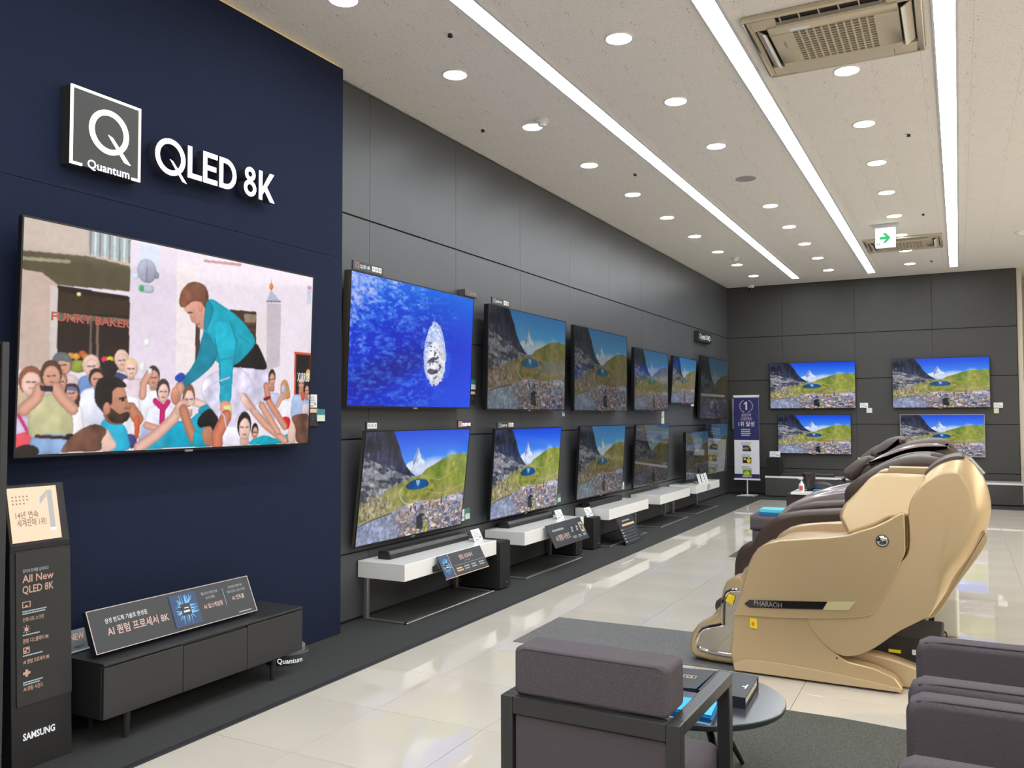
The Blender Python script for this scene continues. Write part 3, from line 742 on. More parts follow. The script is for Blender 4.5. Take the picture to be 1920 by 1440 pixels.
    body(856, 1030, 78, 1240, (238, 238, 246)); head(860, 955, 34, 52, (64, 48, 44), skin); L([(800, 1060), (806, 990), (840, 930)], 40, skin); P([(832, 904), (852, 906), (848, 934), (830, 930)], (240, 240, 240))
    body(546, 1010, 96, 1240, (226, 228, 244)); head(545, 960, 36, 44, (54, 40, 36), skin)
    body(130, 1010, 80, 1200, (200, 178, 150)); E(118, 950, 26, 34, (214, 206, 220)); head(176, 975, 46, 62, (140, 84, 60), skin3)
    body(340, 1020, 40, 1050, skin); head(344, 975, 26, 40, (150, 110, 100), skin)
    body(410, 1110, 52, 1300, (240, 236, 242)); P([(372, 1000), (400, 985), (440, 1000), (450, 1060), (440, 1130), (420, 1090), (380, 1060)], (74, 44, 40)); head(404, 1040, 30, 40, (74, 44, 40), skin); L([(385, 1012), (425, 1020)], 16, (90, 110, 170))
    body(125, 1170, 80, 1400, (200, 188, 216)); P([(84, 1280), (170, 1270), (180, 1380), (80, 1390)], (232, 84, 96)); L([(105, 1160), (160, 1260)], 14, (196, 50, 110))
    body(286, 1050, 105, 1290, (198, 194, 148)); P([(190, 1285), (375, 1280), (370, 1370), (185, 1385)], (140, 170, 214), .2); L([(205, 1283), (372, 1292)], 14, (60, 40, 34))
    head(290, 940, 42, 62, (84, 58, 46), skin); L([(135, 1130), (205, 1070), (225, 1015)], 54, skin); L([(410, 1130), (350, 1070), (312, 1010)], 54, skin)
    P([(228, 994), (298, 998), (298, 1030), (228, 1026)], (46, 42, 52), .1, False)
    P([(372, 1275), (420, 1275), (420, 1310), (372, 1305)], (40, 36, 46))
    body(905, 1110, 80, 1260, (230, 230, 246)); head(916, 1035, 34, 56, (70, 44, 48), skin3); L([(872, 1090), (912, 1130), (910, 1215)], 30, (200, 20, 110)); L([(945, 1095), (915, 1140)], 26, (200, 20, 110))
    P([(790, 1230), (880, 1240), (850, 1300), (780, 1310)], (176, 176, 214)); L([(820, 1225), (900, 1250)], 34, skin)
    body(718, 1060, 66, 1290, (240, 238, 246)); L([(735, 1130), (775, 1190)], 60, skin2); P([(700, 1280), (760, 1285), (760, 1345), (722, 1350)], (76, 70, 130)); P([(756, 1180), (784, 1180), (778, 1290), (758, 1290)], (212, 96, 60))
    # front left man, beard, teal shirt
    P([(580, 1195), (640, 1190), (700, 1230), (720, 1290), (722, 1362), (580, 1368), (560, 1260)], (40, 176, 210), .1)
    P([(585, 1110), (690, 1150), (690, 1215), (600, 1205)], (150, 96, 74))
    P([(600, 1000), (690, 1010), (712, 1060), (716, 1100), (732, 1140), (722, 1185), (680, 1205), (630, 1190), (590, 1140)], (192, 134, 108))
    P([(590, 1120), (630, 1130), (668, 1160), (712, 1150), (728, 1165), (712, 1200), (660, 1212), (612, 1190)], (66, 46, 38), .3)
    P([(532, 1040), (548, 975), (600, 945), (660, 955), (706, 990), (706, 1010), (660, 1010), (632, 1035), (628, 1100), (606, 1120), (596, 1160), (560, 1130), (536, 1090)], (36, 28, 26), .3)
    E(600, 1130, 18, 30, (206, 140, 116)); L([(672, 1075), (706, 1068)], 9, (44, 30, 28)); L([(704, 1130), (730, 1126)], 8, (120, 60, 56))
    P([(706, 1066), (720, 1090), (738, 1122), (722, 1130), (704, 1118)], (186, 126, 100))
    E(690, 1082, 9, 6, (50, 34, 34))
    # girl bottom left
    P([(560, 1240), (600, 1245), (636, 1300), (655, 1335), (630, 1365), (570, 1366)], skin3)
    P([(345, 1372), (380, 1310), (450, 1250), (530, 1218), (590, 1240), (596, 1270), (570, 1310), (560, 1366), (420, 1372)], (122, 84, 70), .25)
    E(150, 1370, 50, 30, (40, 30, 30))
    # teal crowd in the middle
    P([(760, 1360), (830, 1290), (900, 1235), (980, 1205), (1060, 1200), (1120, 1160), (1180, 1240), (1220, 1340), (1000, 1352)], (24, 166, 200), .12)
    head(1060, 1080, 34, 70, (120, 84, 62), skin3); L([(1050, 1128), (1080, 1128)], 12, (250, 240, 236)); L([(1105, 1100), (1150, 1120)], 44, skin3); P([(1120, 1130), (1170, 1110), (1180, 1150), (1120, 1165)], (20, 150, 176))
    L([(780, 1350), (880, 1280), (975, 1190), (1020, 1110)], 58, (226, 176, 160)); P([(985, 1130), (1000, 1095), (1046, 1085), (1056, 1110), (1020, 1150), (990, 1170)], (226, 176, 160))
    L([(1085, 1300), (1050, 1210), (1030, 1140)], 56, skin2); P([(1090, 1270), (1140, 1280), (1130, 1345), (1086, 1345)], teal)
    P([(1110, 1200), (1150, 1150), (1200, 1140), (1236, 1240), (1216, 1290), (1170, 1240), (1120, 1240)], (26, 20, 22), .3); P([(1140, 1250), (1180, 1235), (1204, 1290), (1200, 1340), (1160, 1345), (1136, 1300)], skin2)
    # climber: legs, sash, shirt, head, arms
    P([(1130, 1010), (1170, 950), (1260, 910), (1380, 900), (1500, 912), (1506, 980), (1480, 1080), (1420, 1130), (1330, 1190), (1330, 1300), (1290, 1330), (1262, 1240), (1180, 1130), (1140, 1080)], (220, 214, 238), .14)
    P([(1250, 1250), (1330, 1240), (1420, 1310), (1440, 1345), (1270, 1345)], (238, 234, 248), .05)
    P([(1300, 895), (1360, 840), (1430, 768), (1470, 820), (1496, 912), (1400, 908)], (32, 26, 30), .2)
    P([(1172, 520), (1260, 560), (1340, 620), (1400, 690), (1434, 765), (1370, 850), (1310, 892), (1230, 880), (1160, 790), (1140, 670)], (18, 164, 188), .10)
    P([(1150, 700), (1216, 800), (1200, 880), (1130, 950), (1060, 1000), (1020, 1018), (1010, 980), (1070, 910), (1110, 830)], teal2, .12)
    P([(1210, 640), (1300, 660), (1330, 760), (1310, 900), (1300, 1040), (1290, 1098), (1236, 1102), (1236, 1000), (1230, 860), (1206, 740)], (22, 172, 200), .10)
    L([(1310, 890), (1330, 760), (1300, 670)], 8, teal2); L([(1236, 1000), (1232, 870), (1205, 740)], 8, teal2)
    P([(1030, 545), (1080, 520), (1150, 540), (1172, 600), (1150, 640), (1146, 680), (1120, 682), (1098, 655), (1075, 640), (1062, 600), (1040, 580)], (218, 160, 140), .06)
    P([(1008, 545), (1016, 480), (1052, 430), (1100, 418), (1150, 440), (1170, 490), (1166, 560), (1146, 560), (1128, 530), (1080, 530), (1034, 562)], (128, 82, 62), .25)
    E(1126, 560, 14, 26, (224, 150, 130)); L([(1054, 592), (1080, 590)], 7, (90, 56, 46)); L([(1100, 658), (1122, 656)], 6, (170, 90, 84))
    P([(1160, 530), (1200, 570), (1166, 680), (1146, 670)], (14, 140, 166))
    L([(1010, 1010), (990, 1070)], 54, skin); E(985, 1060, 26, 46, (206, 140, 118)); P([(980, 960), (1015, 930), (1040, 950), (1010, 985)], (40, 70, 190))
    P([(1240, 1098), (1290, 1100), (1300, 1160), (1266, 1200), (1240, 1180)], (212, 150, 128)); P([(1256, 1120), (1298, 1118), (1300, 1170), (1284, 1180), (1262, 1148)], (226, 214, 140), .1)
    L([(1270, 1180), (1216, 1290), (1220, 1335)], 74, (206, 120, 92))
    # right hand crowd
    body(1530, 1050, 46, 1200, (196, 200, 224)); head(1528, 970, 24, 50, (60, 46, 40), skin); body(1598, 1090, 46, 1240, (240, 236, 244)); P([(1578, 1000), (1600, 975), (1620, 1000), (1628, 1080), (1580, 1070)], (206, 150, 96)); head(1594, 1030, 20, 42, (206, 150, 96), skin3); P([(1582, 1010), (1604, 1012), (1600, 1050), (1582, 1046)], (190, 196, 216)); L([(1560, 1120), (1590, 1060)], 30, skin); P([(1590, 1190), (1628, 1195), (1622, 1250), (1594, 1246)], (220, 30, 40))
    body(1690, 1060, 46, 1200, (170, 190, 226)); head(1692, 995, 24, 46, (90, 80, 80), skin); body(1725, 1110, 26, 1200, (214, 200, 214)); head(1724, 1035, 18, 40, (50, 34, 34), skin); P([(1692, 1050), (1712, 1050), (1710, 1090), (1694, 1090)], (226, 90, 60))
    head(1372, 1240, 44, 74, (34, 26, 28), skin3); head(1432, 1270, 22, 44, (40, 34, 40), skin)
    P([(1400, 1340), (1480, 1290), (1560, 1310), (1640, 1270), (1620, 1332)], teal, .1)
    L([(1600, 1320), (1490, 1230), (1425, 1150), (1370, 1070)], 46, skin); P([(1345, 1045), (1372, 1060), (1400, 1100), (1420, 1140), (1390, 1140), (1356, 1100)], skin3)
    L([(1560, 1270), (1470, 1120)], 44, skin); L([(1600, 1240), (1510, 1100), (1496, 1010)], 44, (206, 140, 114)); L([(1486, 1085), (1514, 1076)], 18, (120, 30, 40)); L([(1425, 1160), (1450, 1150)], 16, (180, 184, 190))
    P([(1620, 1260), (1650, 1190), (1660, 1330), (1622, 1330)], skin3); P([(1640, 1190), (1690, 1170), (1736, 1185), (1736, 1330), (1668, 1330), (1660, 1250)], (112, 76, 62), .25)
    # creases of trousers and shirt
    for c_ in ([(1150, 1040), (1200, 990), (1290, 960)], [(1350, 905), (1400, 960), (1440, 1010)], [(1330, 1190), (1345, 1090), (1400, 1010)], [(1270, 1240), (1260, 1180), (1200, 1110)]): L(c_, 8, (204, 197, 226))
    for c_ in ([(1180, 560), (1172, 640), (1160, 700)], [(1290, 640), (1340, 720), (1400, 770)], [(1240, 860), (1290, 850), (1350, 830)], [(1090, 900), (1130, 880), (1190, 870)], [(1240, 1000), (1290, 985)]): L(c_, 6, (16, 142, 166))
    p.a *= (0.97+0.06*n3[..., None]); p.soften(1); p.a = np.clip(p.a, 0, 1)
    return p.mesh('street_picture')
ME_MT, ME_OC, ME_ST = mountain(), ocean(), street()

# ---------------------------------------------------------------- televisions
def tv(label, loc, w, h, rz, tilt, me, sm, group, edge=M_BEZEL, thick=0.045, bez=0.008, mount=True, depth_back=0.06, legs=False):
    """local frame: x along the picture, -y out of it, z up; the root stands at the middle of the lower edge"""
    t = thing('television', label, 'television', loc, rz, group, tilt)
    MB().box(-w/2, w/2, 0.004, thick, 0, h).build('body', edge, t, bevel=0.004, seg=2)
    f = MB()
    f.box(-w/2, w/2, 0.0, 0.006, 0, bez*1.5).box(-w/2, w/2, 0.0, 0.006, h-bez, h).box(-w/2, -w/2+bez, 0.0, 0.006, bez*1.5, h-bez).box(w/2-bez, w/2, 0.0, 0.006, bez*1.5, h-bez)
    f.build('bezel', M_BEZEL if edge is not M_SILVER else M_SILVER, t)
    s = bpy.data.objects.new('screen', me); COL.objects.link(s); s.parent = t
    s.location = (0, 0.0025, bez*1.5); s.scale = (w-2*bez, 1, h-2.5*bez)
    if not me.materials: me.materials.append(sm)
    s.material_slots[0].link = 'OBJECT'; s.material_slots[0].material = sm
    MB().box(-0.025, 0.025, -0.003, 0.004, -0.006, 0.005).build('logo_tab', M_SILVER, t)
    if mount:
        MB().box(-w*0.22, w*0.22, thick, thick+depth_back, h*0.30, h*0.70).box(-w*0.27, -w*0.24, thick, thick+depth_back*.7, h*0.12, h*0.88).box(w*0.24, w*0.27, thick, thick+depth_back*.7, h*0.12, h*0.88).build('wall_mount', M_BLKM, t)
    if legs:
        for sx in (-1, 1):
            for sy in (-1, 1):
                MB().tube([(sx*w*0.33, 0.02, 0.01), (sx*w*0.35, 0.02+sy*0.06, -0.030), (sx*w*0.37, 0.02+sy*0.125, -0.045)], [0.011, 0.009, 0.008], 6).build('foot', M_BLK, t)
    return t
UP, LO = 'televisions in the upper row on the left wall', 'televisions in the lower row on the left wall'
def wall_tv(label, y0, y1, xt, xb, zt, zb, me, sm, grp, **k):
    h = math.hypot(xt-xb, zt-zb); tl = math.atan2(xt-xb, zt-zb)
    return tv(label, (xb, (y0+y1)/2, zb), y1-y0, h, PI/2, tl, me, sm, grp, **k)
wall_tv('largest television, on the navy wall, showing a man in teal climbing over a crowd', 2.197, 4.038, -3.498, -3.530, 2.296, 1.263, ME_ST, S_BIG, 'televisions', thick=0.03, depth_back=0.06)
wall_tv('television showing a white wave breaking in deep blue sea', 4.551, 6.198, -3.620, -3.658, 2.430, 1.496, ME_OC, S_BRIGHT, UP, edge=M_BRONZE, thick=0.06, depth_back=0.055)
wall_tv('upper television with dim mountain picture, right of the blue sea one', 6.451, 8.101, -3.620, -3.640, 2.419, 1.488, ME_MT, S_MID, UP, thick=0.05)
wall_tv('third television of the upper row from the navy wall, dim mountain picture', 8.321, 9.945, -3.620, -3.627, 2.409, 1.484, ME_MT, S_DIM, UP)
wall_tv('fourth television of the upper row from the navy wall, dim mountain picture', 10.218, 11.629, -3.620, -3.629, 2.301, 1.497, ME_MT, S_DIM, UP)
wall_tv('smallest television of the upper row, tilted, under the white lettered blade sign', 11.886, 13.097, -3.620, -3.667, 2.296, 1.607, ME_MT, S_MID, UP)
wall_tv('darkest television of the upper row, last before the room corner', 13.391, 15.169, -3.620, -3.660, 2.395, 1.375, ME_MT, S_DARK, UP)
wall_tv('bright mountain television leaning above the nearest white shelf', 4.718, 6.137, -3.620, -3.713, 1.334, 0.521, ME_MT, S_BRIGHT, LO, edge=M_BRONZE, thick=0.03, depth_back=0.05)
wall_tv('bright mountain television above the second white shelf', 6.567, 7.981, -3.620, -3.680, 1.320, 0.509, ME_MT, S_BRIGHT, LO, thick=0.03, depth_back=0.085)
wall_tv('dim mountain television above the third white shelf', 8.468, 9.875, -3.620, -3.670, 1.323, 0.520, ME_MT, S_MID, LO, thick=0.03, depth_back=0.085)
wall_tv('dim mountain television above the fourth white shelf', 10.260, 11.667, -3.620, -3.664, 1.319, 0.508, ME_MT, S_LOW, LO, thick=0.03, depth_back=0.085)
wall_tv('dark television standing on thin black feet on the last white shelf', 12.258, 13.505, -3.560, -3.564, 1.186, 0.474, ME_MT, S_LOW, LO, mount=False, legs=True)
wall_tv('dark television mirroring the blue banner, lower row beside the corner', 13.602, 15.080, -3.620, -3.653, 1.290, 0.455, ME_MT, S_LOW, LO)
BK = 'televisions on the far wall'
def back_tv(label, x0, x1, z0, z1, **k):
    return tv(label, ((x0+x1)/2, 15.715, z0), x1-x0, z1-z0, 0, 0, ME_MT, S_BRIGHT, BK, thick=0.035, depth_back=0.03, **k)
back_tv('upper left one of the four mountain televisions on the far wall', -3.01, -1.57, 1.545, 2.366)
back_tv('upper right one of the four mountain televisions on the far wall', -0.99, 0.456, 1.545, 2.378)
back_tv('lower left one of the four televisions on the far wall, behind the tall banner', -2.883, -1.652, 0.745, 1.441)
back_tv('lower right television on the far wall with silver frame, behind the massage chairs', -0.885, 0.365, 0.745, 1.441, edge=M_SILVER)
# lettering in the street picture belongs to that screen
big = [o for o in COL.objects if o.get('label', '').startswith('largest television')][0]
red = MB().text('FUNKY BAKER', 0.052, -0.775, 0.60, 0.001, bold=0.03, width=0.40)
red.build('screen_lettering', glow('red_shop_letters', (0.62, 0.10, 0.06), 0.7), big)
MB().text('XURROS', 0.075, 0.80, 0.385, 0.001, bold=0.01, width=0.105).build('screen_lettering', M_WHITEG2, big)

# ---------------------------------------------------------------- navy wall: lit emblem and letters
def facing_x(): return PI/2          # a thing whose local -y looks into the room from the left wall
t = thing('emblem_sign', 'square dark sign with glowing outline and big glowing Q on the navy wall', 'sign', (-3.56, 2.637, 2.594), PI/2)
MB().box(-0.187, 0.187, 0.0, 0.068, 0, 0.366).build('box', mat('emblem_face', (0.028, 0.029, 0.027), 0.4), t, bevel=0.003)
o = MB(); e = 0.012; a = 0.187
o.box(-a, a, -0.004, 0.004, 0.366-e, 0.366).box(-a, -a+e, -0.004, 0.004, 0, 0.366-e).box(a-e, a, -0.004, 0.004, 0, 0.366-e)
o.box(-a, -a+0.060, -0.004, 0.004, 0, e).box(a-0.050, a, -0.004, 0.004, 0, e)
o.build('outline', M_QGLOW, t)
def ringpts(cx, cz, rx, rz, wd, n=40):
    return [(cx+rx*math.cos(2*PI*k/n), cz+rz*math.sin(2*PI*k/n)) for k in range(n)]
def big_q(cx, cz, R, wd, y0, y1, tail=True):
    b = MB(); n = 44
    for k in range(n):
        a0, a1 = 2*PI*k/n, 2*PI*(k+1)/n
        pr = [(cx+(R if j in (0, 1) else R-wd)*math.cos(a), cz+(R if j in (0, 1) else R-wd)*math.sin(a)) for j, a in enumerate((a0, a1, a1, a0))]
        b.prism(pr, y0, y1)
    if tail:
        b.prism([(cx-R*0.05, cz-R*0.12), (cx+R*0.16, cz-R*0.20), (cx+R*1.10, cz-R*1.22), (cx+R*0.80, cz-R*1.16)][::-1], y0-0.001, y1)
    return b
big_q(0.012, 0.196, 0.106, 0.026, -0.006, 0.004).build('letter', M_QGLOW, t)
MB().text('Quantum', 0.058, 0.010, 0.000, -0.006, 'CENTER', 0.012, width=0.225).build('lettering', M_LETTER, t)
t = thing('letter_sign', 'glowing white raised letters beside the square emblem on the navy wall', 'sign', (-3.56, 3.330, 2.690), PI/2)
big_q(-0.332, 0.076, 0.094, 0.027, -0.012, -0.010).build('face', M_LETTER, big_q(-0.332, 0.076, 0.094, 0.027, -0.010, 0.04).build('letter', M_LETSIDE, t))
def letter(pr):
    b = MB(); f = MB()
    for q in pr: b.prism(q, -0.010, 0.04); f.prism(q, -0.012, -0.010)
    f.build('face', M_LETTER, b.build('letter', M_LETSIDE, t))
def rect(x0, x1, z0, z1): return [(x0, z0), (x1, z0), (x1, z1), (x0, z1)]
s_ = 0.027
letter([rect(-0.222, -0.222+s_, 0, 0.168), rect(-0.222+s_, -0.130, 0, s_)])
letter([rect(-0.120, -0.120+s_, 0, 0.168), rect(-0.120+s_, -0.022, 0, s_), rect(-0.120+s_, -0.030, 0.071, 0.071+s_), rect(-0.120+s_, -0.022, 0.168-s_, 0.168)])
dd = [rect(-0.008, -0.008+s_, 0, 0.168), rect(-0.008+s_, 0.045, 0.168-s_, 0.168), rect(-0.008+s_, 0.045, 0, s_)]
for k in range(14):
    a0, a1 = -PI/2+PI*k/14, -PI/2+PI*(k+1)/14; R = 0.084; 
    dd.append([(0.038+R*0.92*math.cos(a0), 0.084+R*math.sin(a0)), (0.038+R*0.92*math.cos(a1), 0.084+R*math.sin(a1)), (0.038+(R*0.92-s_)*math.cos(a1), 0.084+(R-s_)*math.sin(a1)), (0.038+(R*0.92-s_)*math.cos(a0), 0.084+(R-s_)*math.sin(a0))])
letter(dd)
ee = []
for (cz, R) in ((0.128, 0.040), (0.047, 0.047)):
    for k in range(24):
        a0, a1 = 2*PI*k/24, 2*PI*(k+1)/24
        ee.append([(0.220+R*math.cos(a0), cz+R*math.sin(a0)), (0.220+R*math.cos(a1), cz+R*math.sin(a1)), (0.220+(R-.024)*math.cos(a1), cz+(R-.024)*math.sin(a1)), (0.220+(R-.024)*math.cos(a0), cz+(R-.024)*math.sin(a0))])
letter(ee)
letter([rect(0.288, 0.288+s_, 0, 0.168), [(0.315, 0.070), (0.375, 0.168), (0.410, 0.168), (0.315, 0.030)][::-1], [(0.338, 0.100), (0.414, 0.0), (0.378, 0.0), (0.318, 0.078)]])

# ---------------------------------------------------------------- little sign toppers, price cards
def plate(name, label, cat, loc, w, h, rz=PI/2, tilt=0.0, d=0.012, face=M_SIGN, grp=None):
    t = thing(name, label, cat, loc, rz, grp, tilt)
    MB().box(-w/2, w/2, 0, d, 0, h).build('plate', face, t, bevel=0.0015, seg=1)
    return t
def icons(t, xs, z0, z1, m=M_CARD, wd=0.026):
    for k, x in enumerate(xs):
        o = MB().box(x, x+wd, -0.0015, 0, z0, z1).build('icon', m, t)
        MB().box(x+wd*.25, x+wd*.75, -0.0022, -0.0015, z0+(z1-z0)*.5, z0+(z1-z0)*.72).box(x+wd*.25, x+wd*.75, -0.0022, -0.0015, z0+(z1-z0)*.25, z0+(z1-z0)*.4).build('mark', M_CARDINK, o)
def q_mark(t, x, z, s, m1, txt, m2, w):
    o = MB(); e = s*.06
    o.box(x, x+s, -0.002, 0, z+s-e, z+s).box(x, x+e, -0.002, 0, z, z+s-e).box(x+s-e, x+s, -0.002, 0, z, z+s-e).box(x, x+s*.3, -0.002, 0, z, z+e).box(x+s*.7, x+s, -0.002, 0, z, z+e)
    o.text('Q', s*.8, x+s*.2, z+s*.22, -0.002); o.build('emblem', m1, t)
    MB().text(txt, s*.72, x+s*1.2, z+s*.22, -0.002, bold=.02, width=w).build('lettering', m2, t)
t = plate('topper_sign', 'black strip sign with three white squares on top of the blue sea television', 'sign', (-3.605, 4.722, 2.432), 0.345, 0.062)
q_mark(t, -0.150, 0.010, 0.044, M_PEACHG, 'QLED 8K', M_WHITEG2, 0.115); icons(t, (0.040, 0.078, 0.116), 0.014, 0.050, wd=.032)
t = plate('topper_sign', 'unlit grey box sign on the wall above the blue sea television', 'sign', (-3.700, 6.290, 2.462), 0.215, 0.055, d=0.07, face=mat('grey_sign', (0.11, 0.10, 0.095), 0.5))
q_mark(t, -0.088, 0.008, 0.040, mat('dull_gold', (0.26, 0.21, 0.17), .5), 'QLED 8K', mat('dull_white', (0.30, 0.29, 0.30), .5), 0.115)
t = plate('topper_sign', 'black strip sign on the upper television right of the blue sea', 'sign', (-3.605, 6.648, 2.421), 0.335, 0.060)
q_mark(t, -0.145, 0.010, 0.040, M_WHITEG, 'QLED 4K', M_WHITEG2, 0.110); icons(t, (0.050, 0.082), 0.012, 0.050); icons(t, (0.118,), 0.012, 0.050, M_PEACH)
t = plate('topper_sign', 'small plate of three white squares on the left corner of the nearest lower television', 'sign', (-3.612, 4.779, 1.338), 0.135, 0.064)
icons(t, (-0.055, -0.018, 0.019), 0.012, 0.052, wd=.033)
t = plate('topper_sign', 'lit white lettered plate on the right corner of the nearest lower television', 'sign', (-3.612, 6.030, 1.338), 0.215, 0.064, face=mat('sign_violet', (0.05, 0.03, 0.06), .4))
q_mark(t, -0.095, 0.008, 0.044, glow('peach_bright', (1, .6, .4), 1.4), 'QLED 8K', glow('white_bright', (1, .97, 1), 2.6), 0.135)
t = plate('topper_sign', 'dark strip sign on the lower television above the second shelf', 'sign', (-3.612, 6.762, 1.324), 0.345, 0.058)
q_mark(t, -0.145, 0.008, 0.038, M_WHITEG, 'QLED 4K', M_WHITEG2, 0.110); icons(t, (0.070, 0.104), 0.012, 0.048); icons(t, (0.036,), 0.012, 0.048, M_PEACH)
t = plate('blade_sign', 'black sign with white lettering high on the left wall near the corner', 'sign', (-3.700, 13.910, 2.640), 0.80, 0.165, d=0.07, face=M_BLKM)
MB().text('Crystal UHD', 0.115, -0.33, 0.045, -0.002, bold=.01, width=0.66).build('lettering', M_WHITEG2, t)

def price_card(label, loc, w, h, rz, tilt=0.0, m=M_CARD, grp='price cards', style=0, d=0.004, name='price_card'):
    t = thing(name, label, 'price card', loc, rz, grp, tilt)
    MB().box(-w/2, w/2, 0, d, 0, h).build('card', m, t)
    b = MB()
    if style == 0:
        for k in range(4): b.box(-w*.40, w*(.1+.07*k % .3), -0.0012, 0, h*(.78-.14*k), h*(.78-.14*k)+h*.035)
        b.box(w*.12, w*.40, -0.0012, 0, h*.22, h*.32).box(-w*.35, 0, -0.0012, 0, h*.08, h*.16)
        b.build('print', M_CARDINK, t)
    elif style == 1:      # teal header, mint lower half
        MB().box(-w/2, w/2, -0.001, 0, h*.52, h).build('print', M_TEAL, t); MB().box(-w/2, w/2, -0.001, 0, 0, h*.50).build('print', M_MINT, t)
    elif style == 2:      # peach header on black with violet ring
        MB().box(-w/2, w/2, -0.001, 0, h*.78, h).build('print', M_PEACH, t)
        for sx in ((-.22, .22) if w > .09 else (0,)):
            big_q(sx*w, h*.48, h*.13, h*.025, -0.0015, 0, False).build('print', mat('violet_ring', (.10, .09, .30), .5), t)
    return t
SG = 'small cards on the wall beside televisions'
price_card('white price card on the navy wall at the right edge of the largest television', (-3.62, 4.176, 1.492), 0.075, 0.083, PI/2, grp=SG)
price_card('black card with one ring below the white card beside the largest television', (-3.62, 4.182, 1.375), 0.085, 0.110, PI/2, m=M_BLKM, style=2, grp=SG)
price_card('teal and mint card on the navy wall right of the largest television', (-3.615, 4.246, 1.405), 0.075, 0.078, PI/2, style=1, grp=SG)
price_card('white slip beside the blue sea television', (-3.770, 6.372, 1.660), 0.05, 0.095, PI/2, grp=SG)
price_card('teal and mint card beside the blue sea television', (-3.765, 6.432, 1.668), 0.07, 0.085, PI/2, style=1, grp=SG)
price_card('black card with two rings beside the lower right corner of the blue sea television', (-3.768, 6.398, 1.538), 0.135, 0.112, PI/2, m=M_BLKM, style=2, grp=SG)
price_card('white slip below the corner of the second upper television', (-3.772, 8.345, 1.505), 0.045, 0.075, PI/2, grp=SG)
price_card('teal card hanging under the white slip of the second upper television', (-3.772, 8.365, 1.430), 0.055, 0.072, PI/2, style=1, grp=SG)
price_card('white price card beside the lower right corner of the nearest lower television', (-3.735, 6.175, 0.548), 0.105, 0.098, PI/2, grp=SG)
price_card('teal and mint card at the lower right of the nearest lower television', (-3.735, 6.280, 0.556), 0.075, 0.090, PI/2, style=1, grp=SG)
price_card('white price card at the right edge of the second lower television', (-3.735, 8.080, 0.525), 0.075, 0.085, PI/2, grp=SG)
price_card('teal and mint card at the right edge of the second lower television', (-3.735, 8.165, 0.532), 0.065, 0.085, PI/2, style=1, grp=SG)
price_card('white card at the right edge of the third lower television', (-3.735, 10.05, 0.518), 0.13, 0.085, PI/2, grp=SG)
price_card('upper one of two white slips under the fourth upper television', (-3.768, 11.82, 1.412), 0.12, 0.085, PI/2, grp=SG)
price_card('lower one of two white slips under the fourth upper television', (-3.768, 11.82, 1.318), 0.12, 0.085, PI/2, grp=SG)
price_card('teal card between the fourth and smallest upper televisions', (-3.72, 11.80, 1.500), 0.13, 0.075, PI/2, style=1, grp=SG)
price_card('white slip under the right corner of the smallest upper television', (-3.72, 13.19, 1.575), 0.15, 0.050, PI/2, grp=SG)
price_card('white price card right of the upper left far television', (-1.446, 15.765, 1.555), 0.130, 0.085, 0, grp=SG)
price_card('small mint square below the card of the upper left far television', (-1.362, 15.765, 1.470), 0.09, 0.082, 0, m=M_MINT, grp=SG, style=3)
price_card('white price card right of the upper right far television', (0.562, 15.765, 1.542), 0.130, 0.085, 0, grp=SG)
price_card('small cream square below the card of the upper right far television', (0.534, 15.765, 1.455), 0.070, 0.080, 0, m=mat('cream_card', (.72, .66, .48), .6), grp=SG, style=3)
price_card('white price card below the lower left far television', (-1.495, 15.765, 0.620), 0.126, 0.080, 0, grp=SG)

# ---------------------------------------------------------------- white shelves with steel sledge legs along the left wall
SHN = ['nearest white shelf with sledge leg, holding a sound bar and slate sign', 'second white shelf, holding a sound bar and long slate sign',
       'third white shelf, beside the second black subwoofer', 'fourth white shelf with empty top', 'last white shelf, under the television on feet']
for k, (y0, y1) in enumerate(((4.822, 6.120), (6.632, 7.945), (8.650, 9.960), (10.430, 11.755), (12.082, 13.420))):
    t = thing('display_shelf', SHN[k], 'shelf', (-3.562, y0, 0.0085), 0, 'white wall shelves'); L = y1-y0
    MB().box(-0.204, 0.196, 0, L, 0.297, 0.412).build('top', M_WHITE, t, bevel=0.002, seg=1)
    s = MB(); q = 0.030
    for ya in (0.03, L-0.03-q-0.0):
        s.box(-0.175, -0.145, ya, ya+q, 0.012, 0.297)
        s.box(-0.175, 0.19, ya, ya+q, 0.0, 0.012)
    s.box(0.165, 0.196, 0.03, L-0.03, 0.0, 0.012)
    s.build('leg_frame', M_STEEL, t, bevel=0.003, seg=1)
def soundbar(label, loc, L, rz=PI/2, d=0.10, h=0.058):
    t = thing('sound_bar', label, 'sound bar', loc, rz, 'sound bars')
    pr = [(-d*.5, 0), (d*.5, 0), (d*.5, h), (-d*.32, h), (-d*.5, h*.55)]
    b = MB(); m4 = Matrix.Rotation(-PI/2, 4, 'Z')
    b.prism(pr, -L/2, L/2, Matrix(((0, 1, 0, 0), (1, 0, 0, 0), (0, 0, 1, 0), (0, 0, 0, 1))))
    b.build('body', M_BLK, t, bevel=0.003, seg=2)
    MB().box(-L/2+.01, L/2-.01, -d*.5-0.002, -d*.5+0.001, 0.004, h*.52).build('speaker_cloth', M_BLKM, t)
    for sx in (-1, 1): MB().box(sx*L/2-.004, sx*L/2+.004, -d*.47, d*.5, 0.003, h*.9).build('end_cap', M_BLK, t)
    return t
soundbar('black sound bar on the nearest white shelf', (-3.632, 5.500, 0.420), 1.10)
soundbar('black sound bar on the second white shelf', (-3.66, 7.270, 0.420), 0.95)
soundbar('black sound bar behind the third white shelf top', (-3.655, 9.190, 0.420), 1.00)
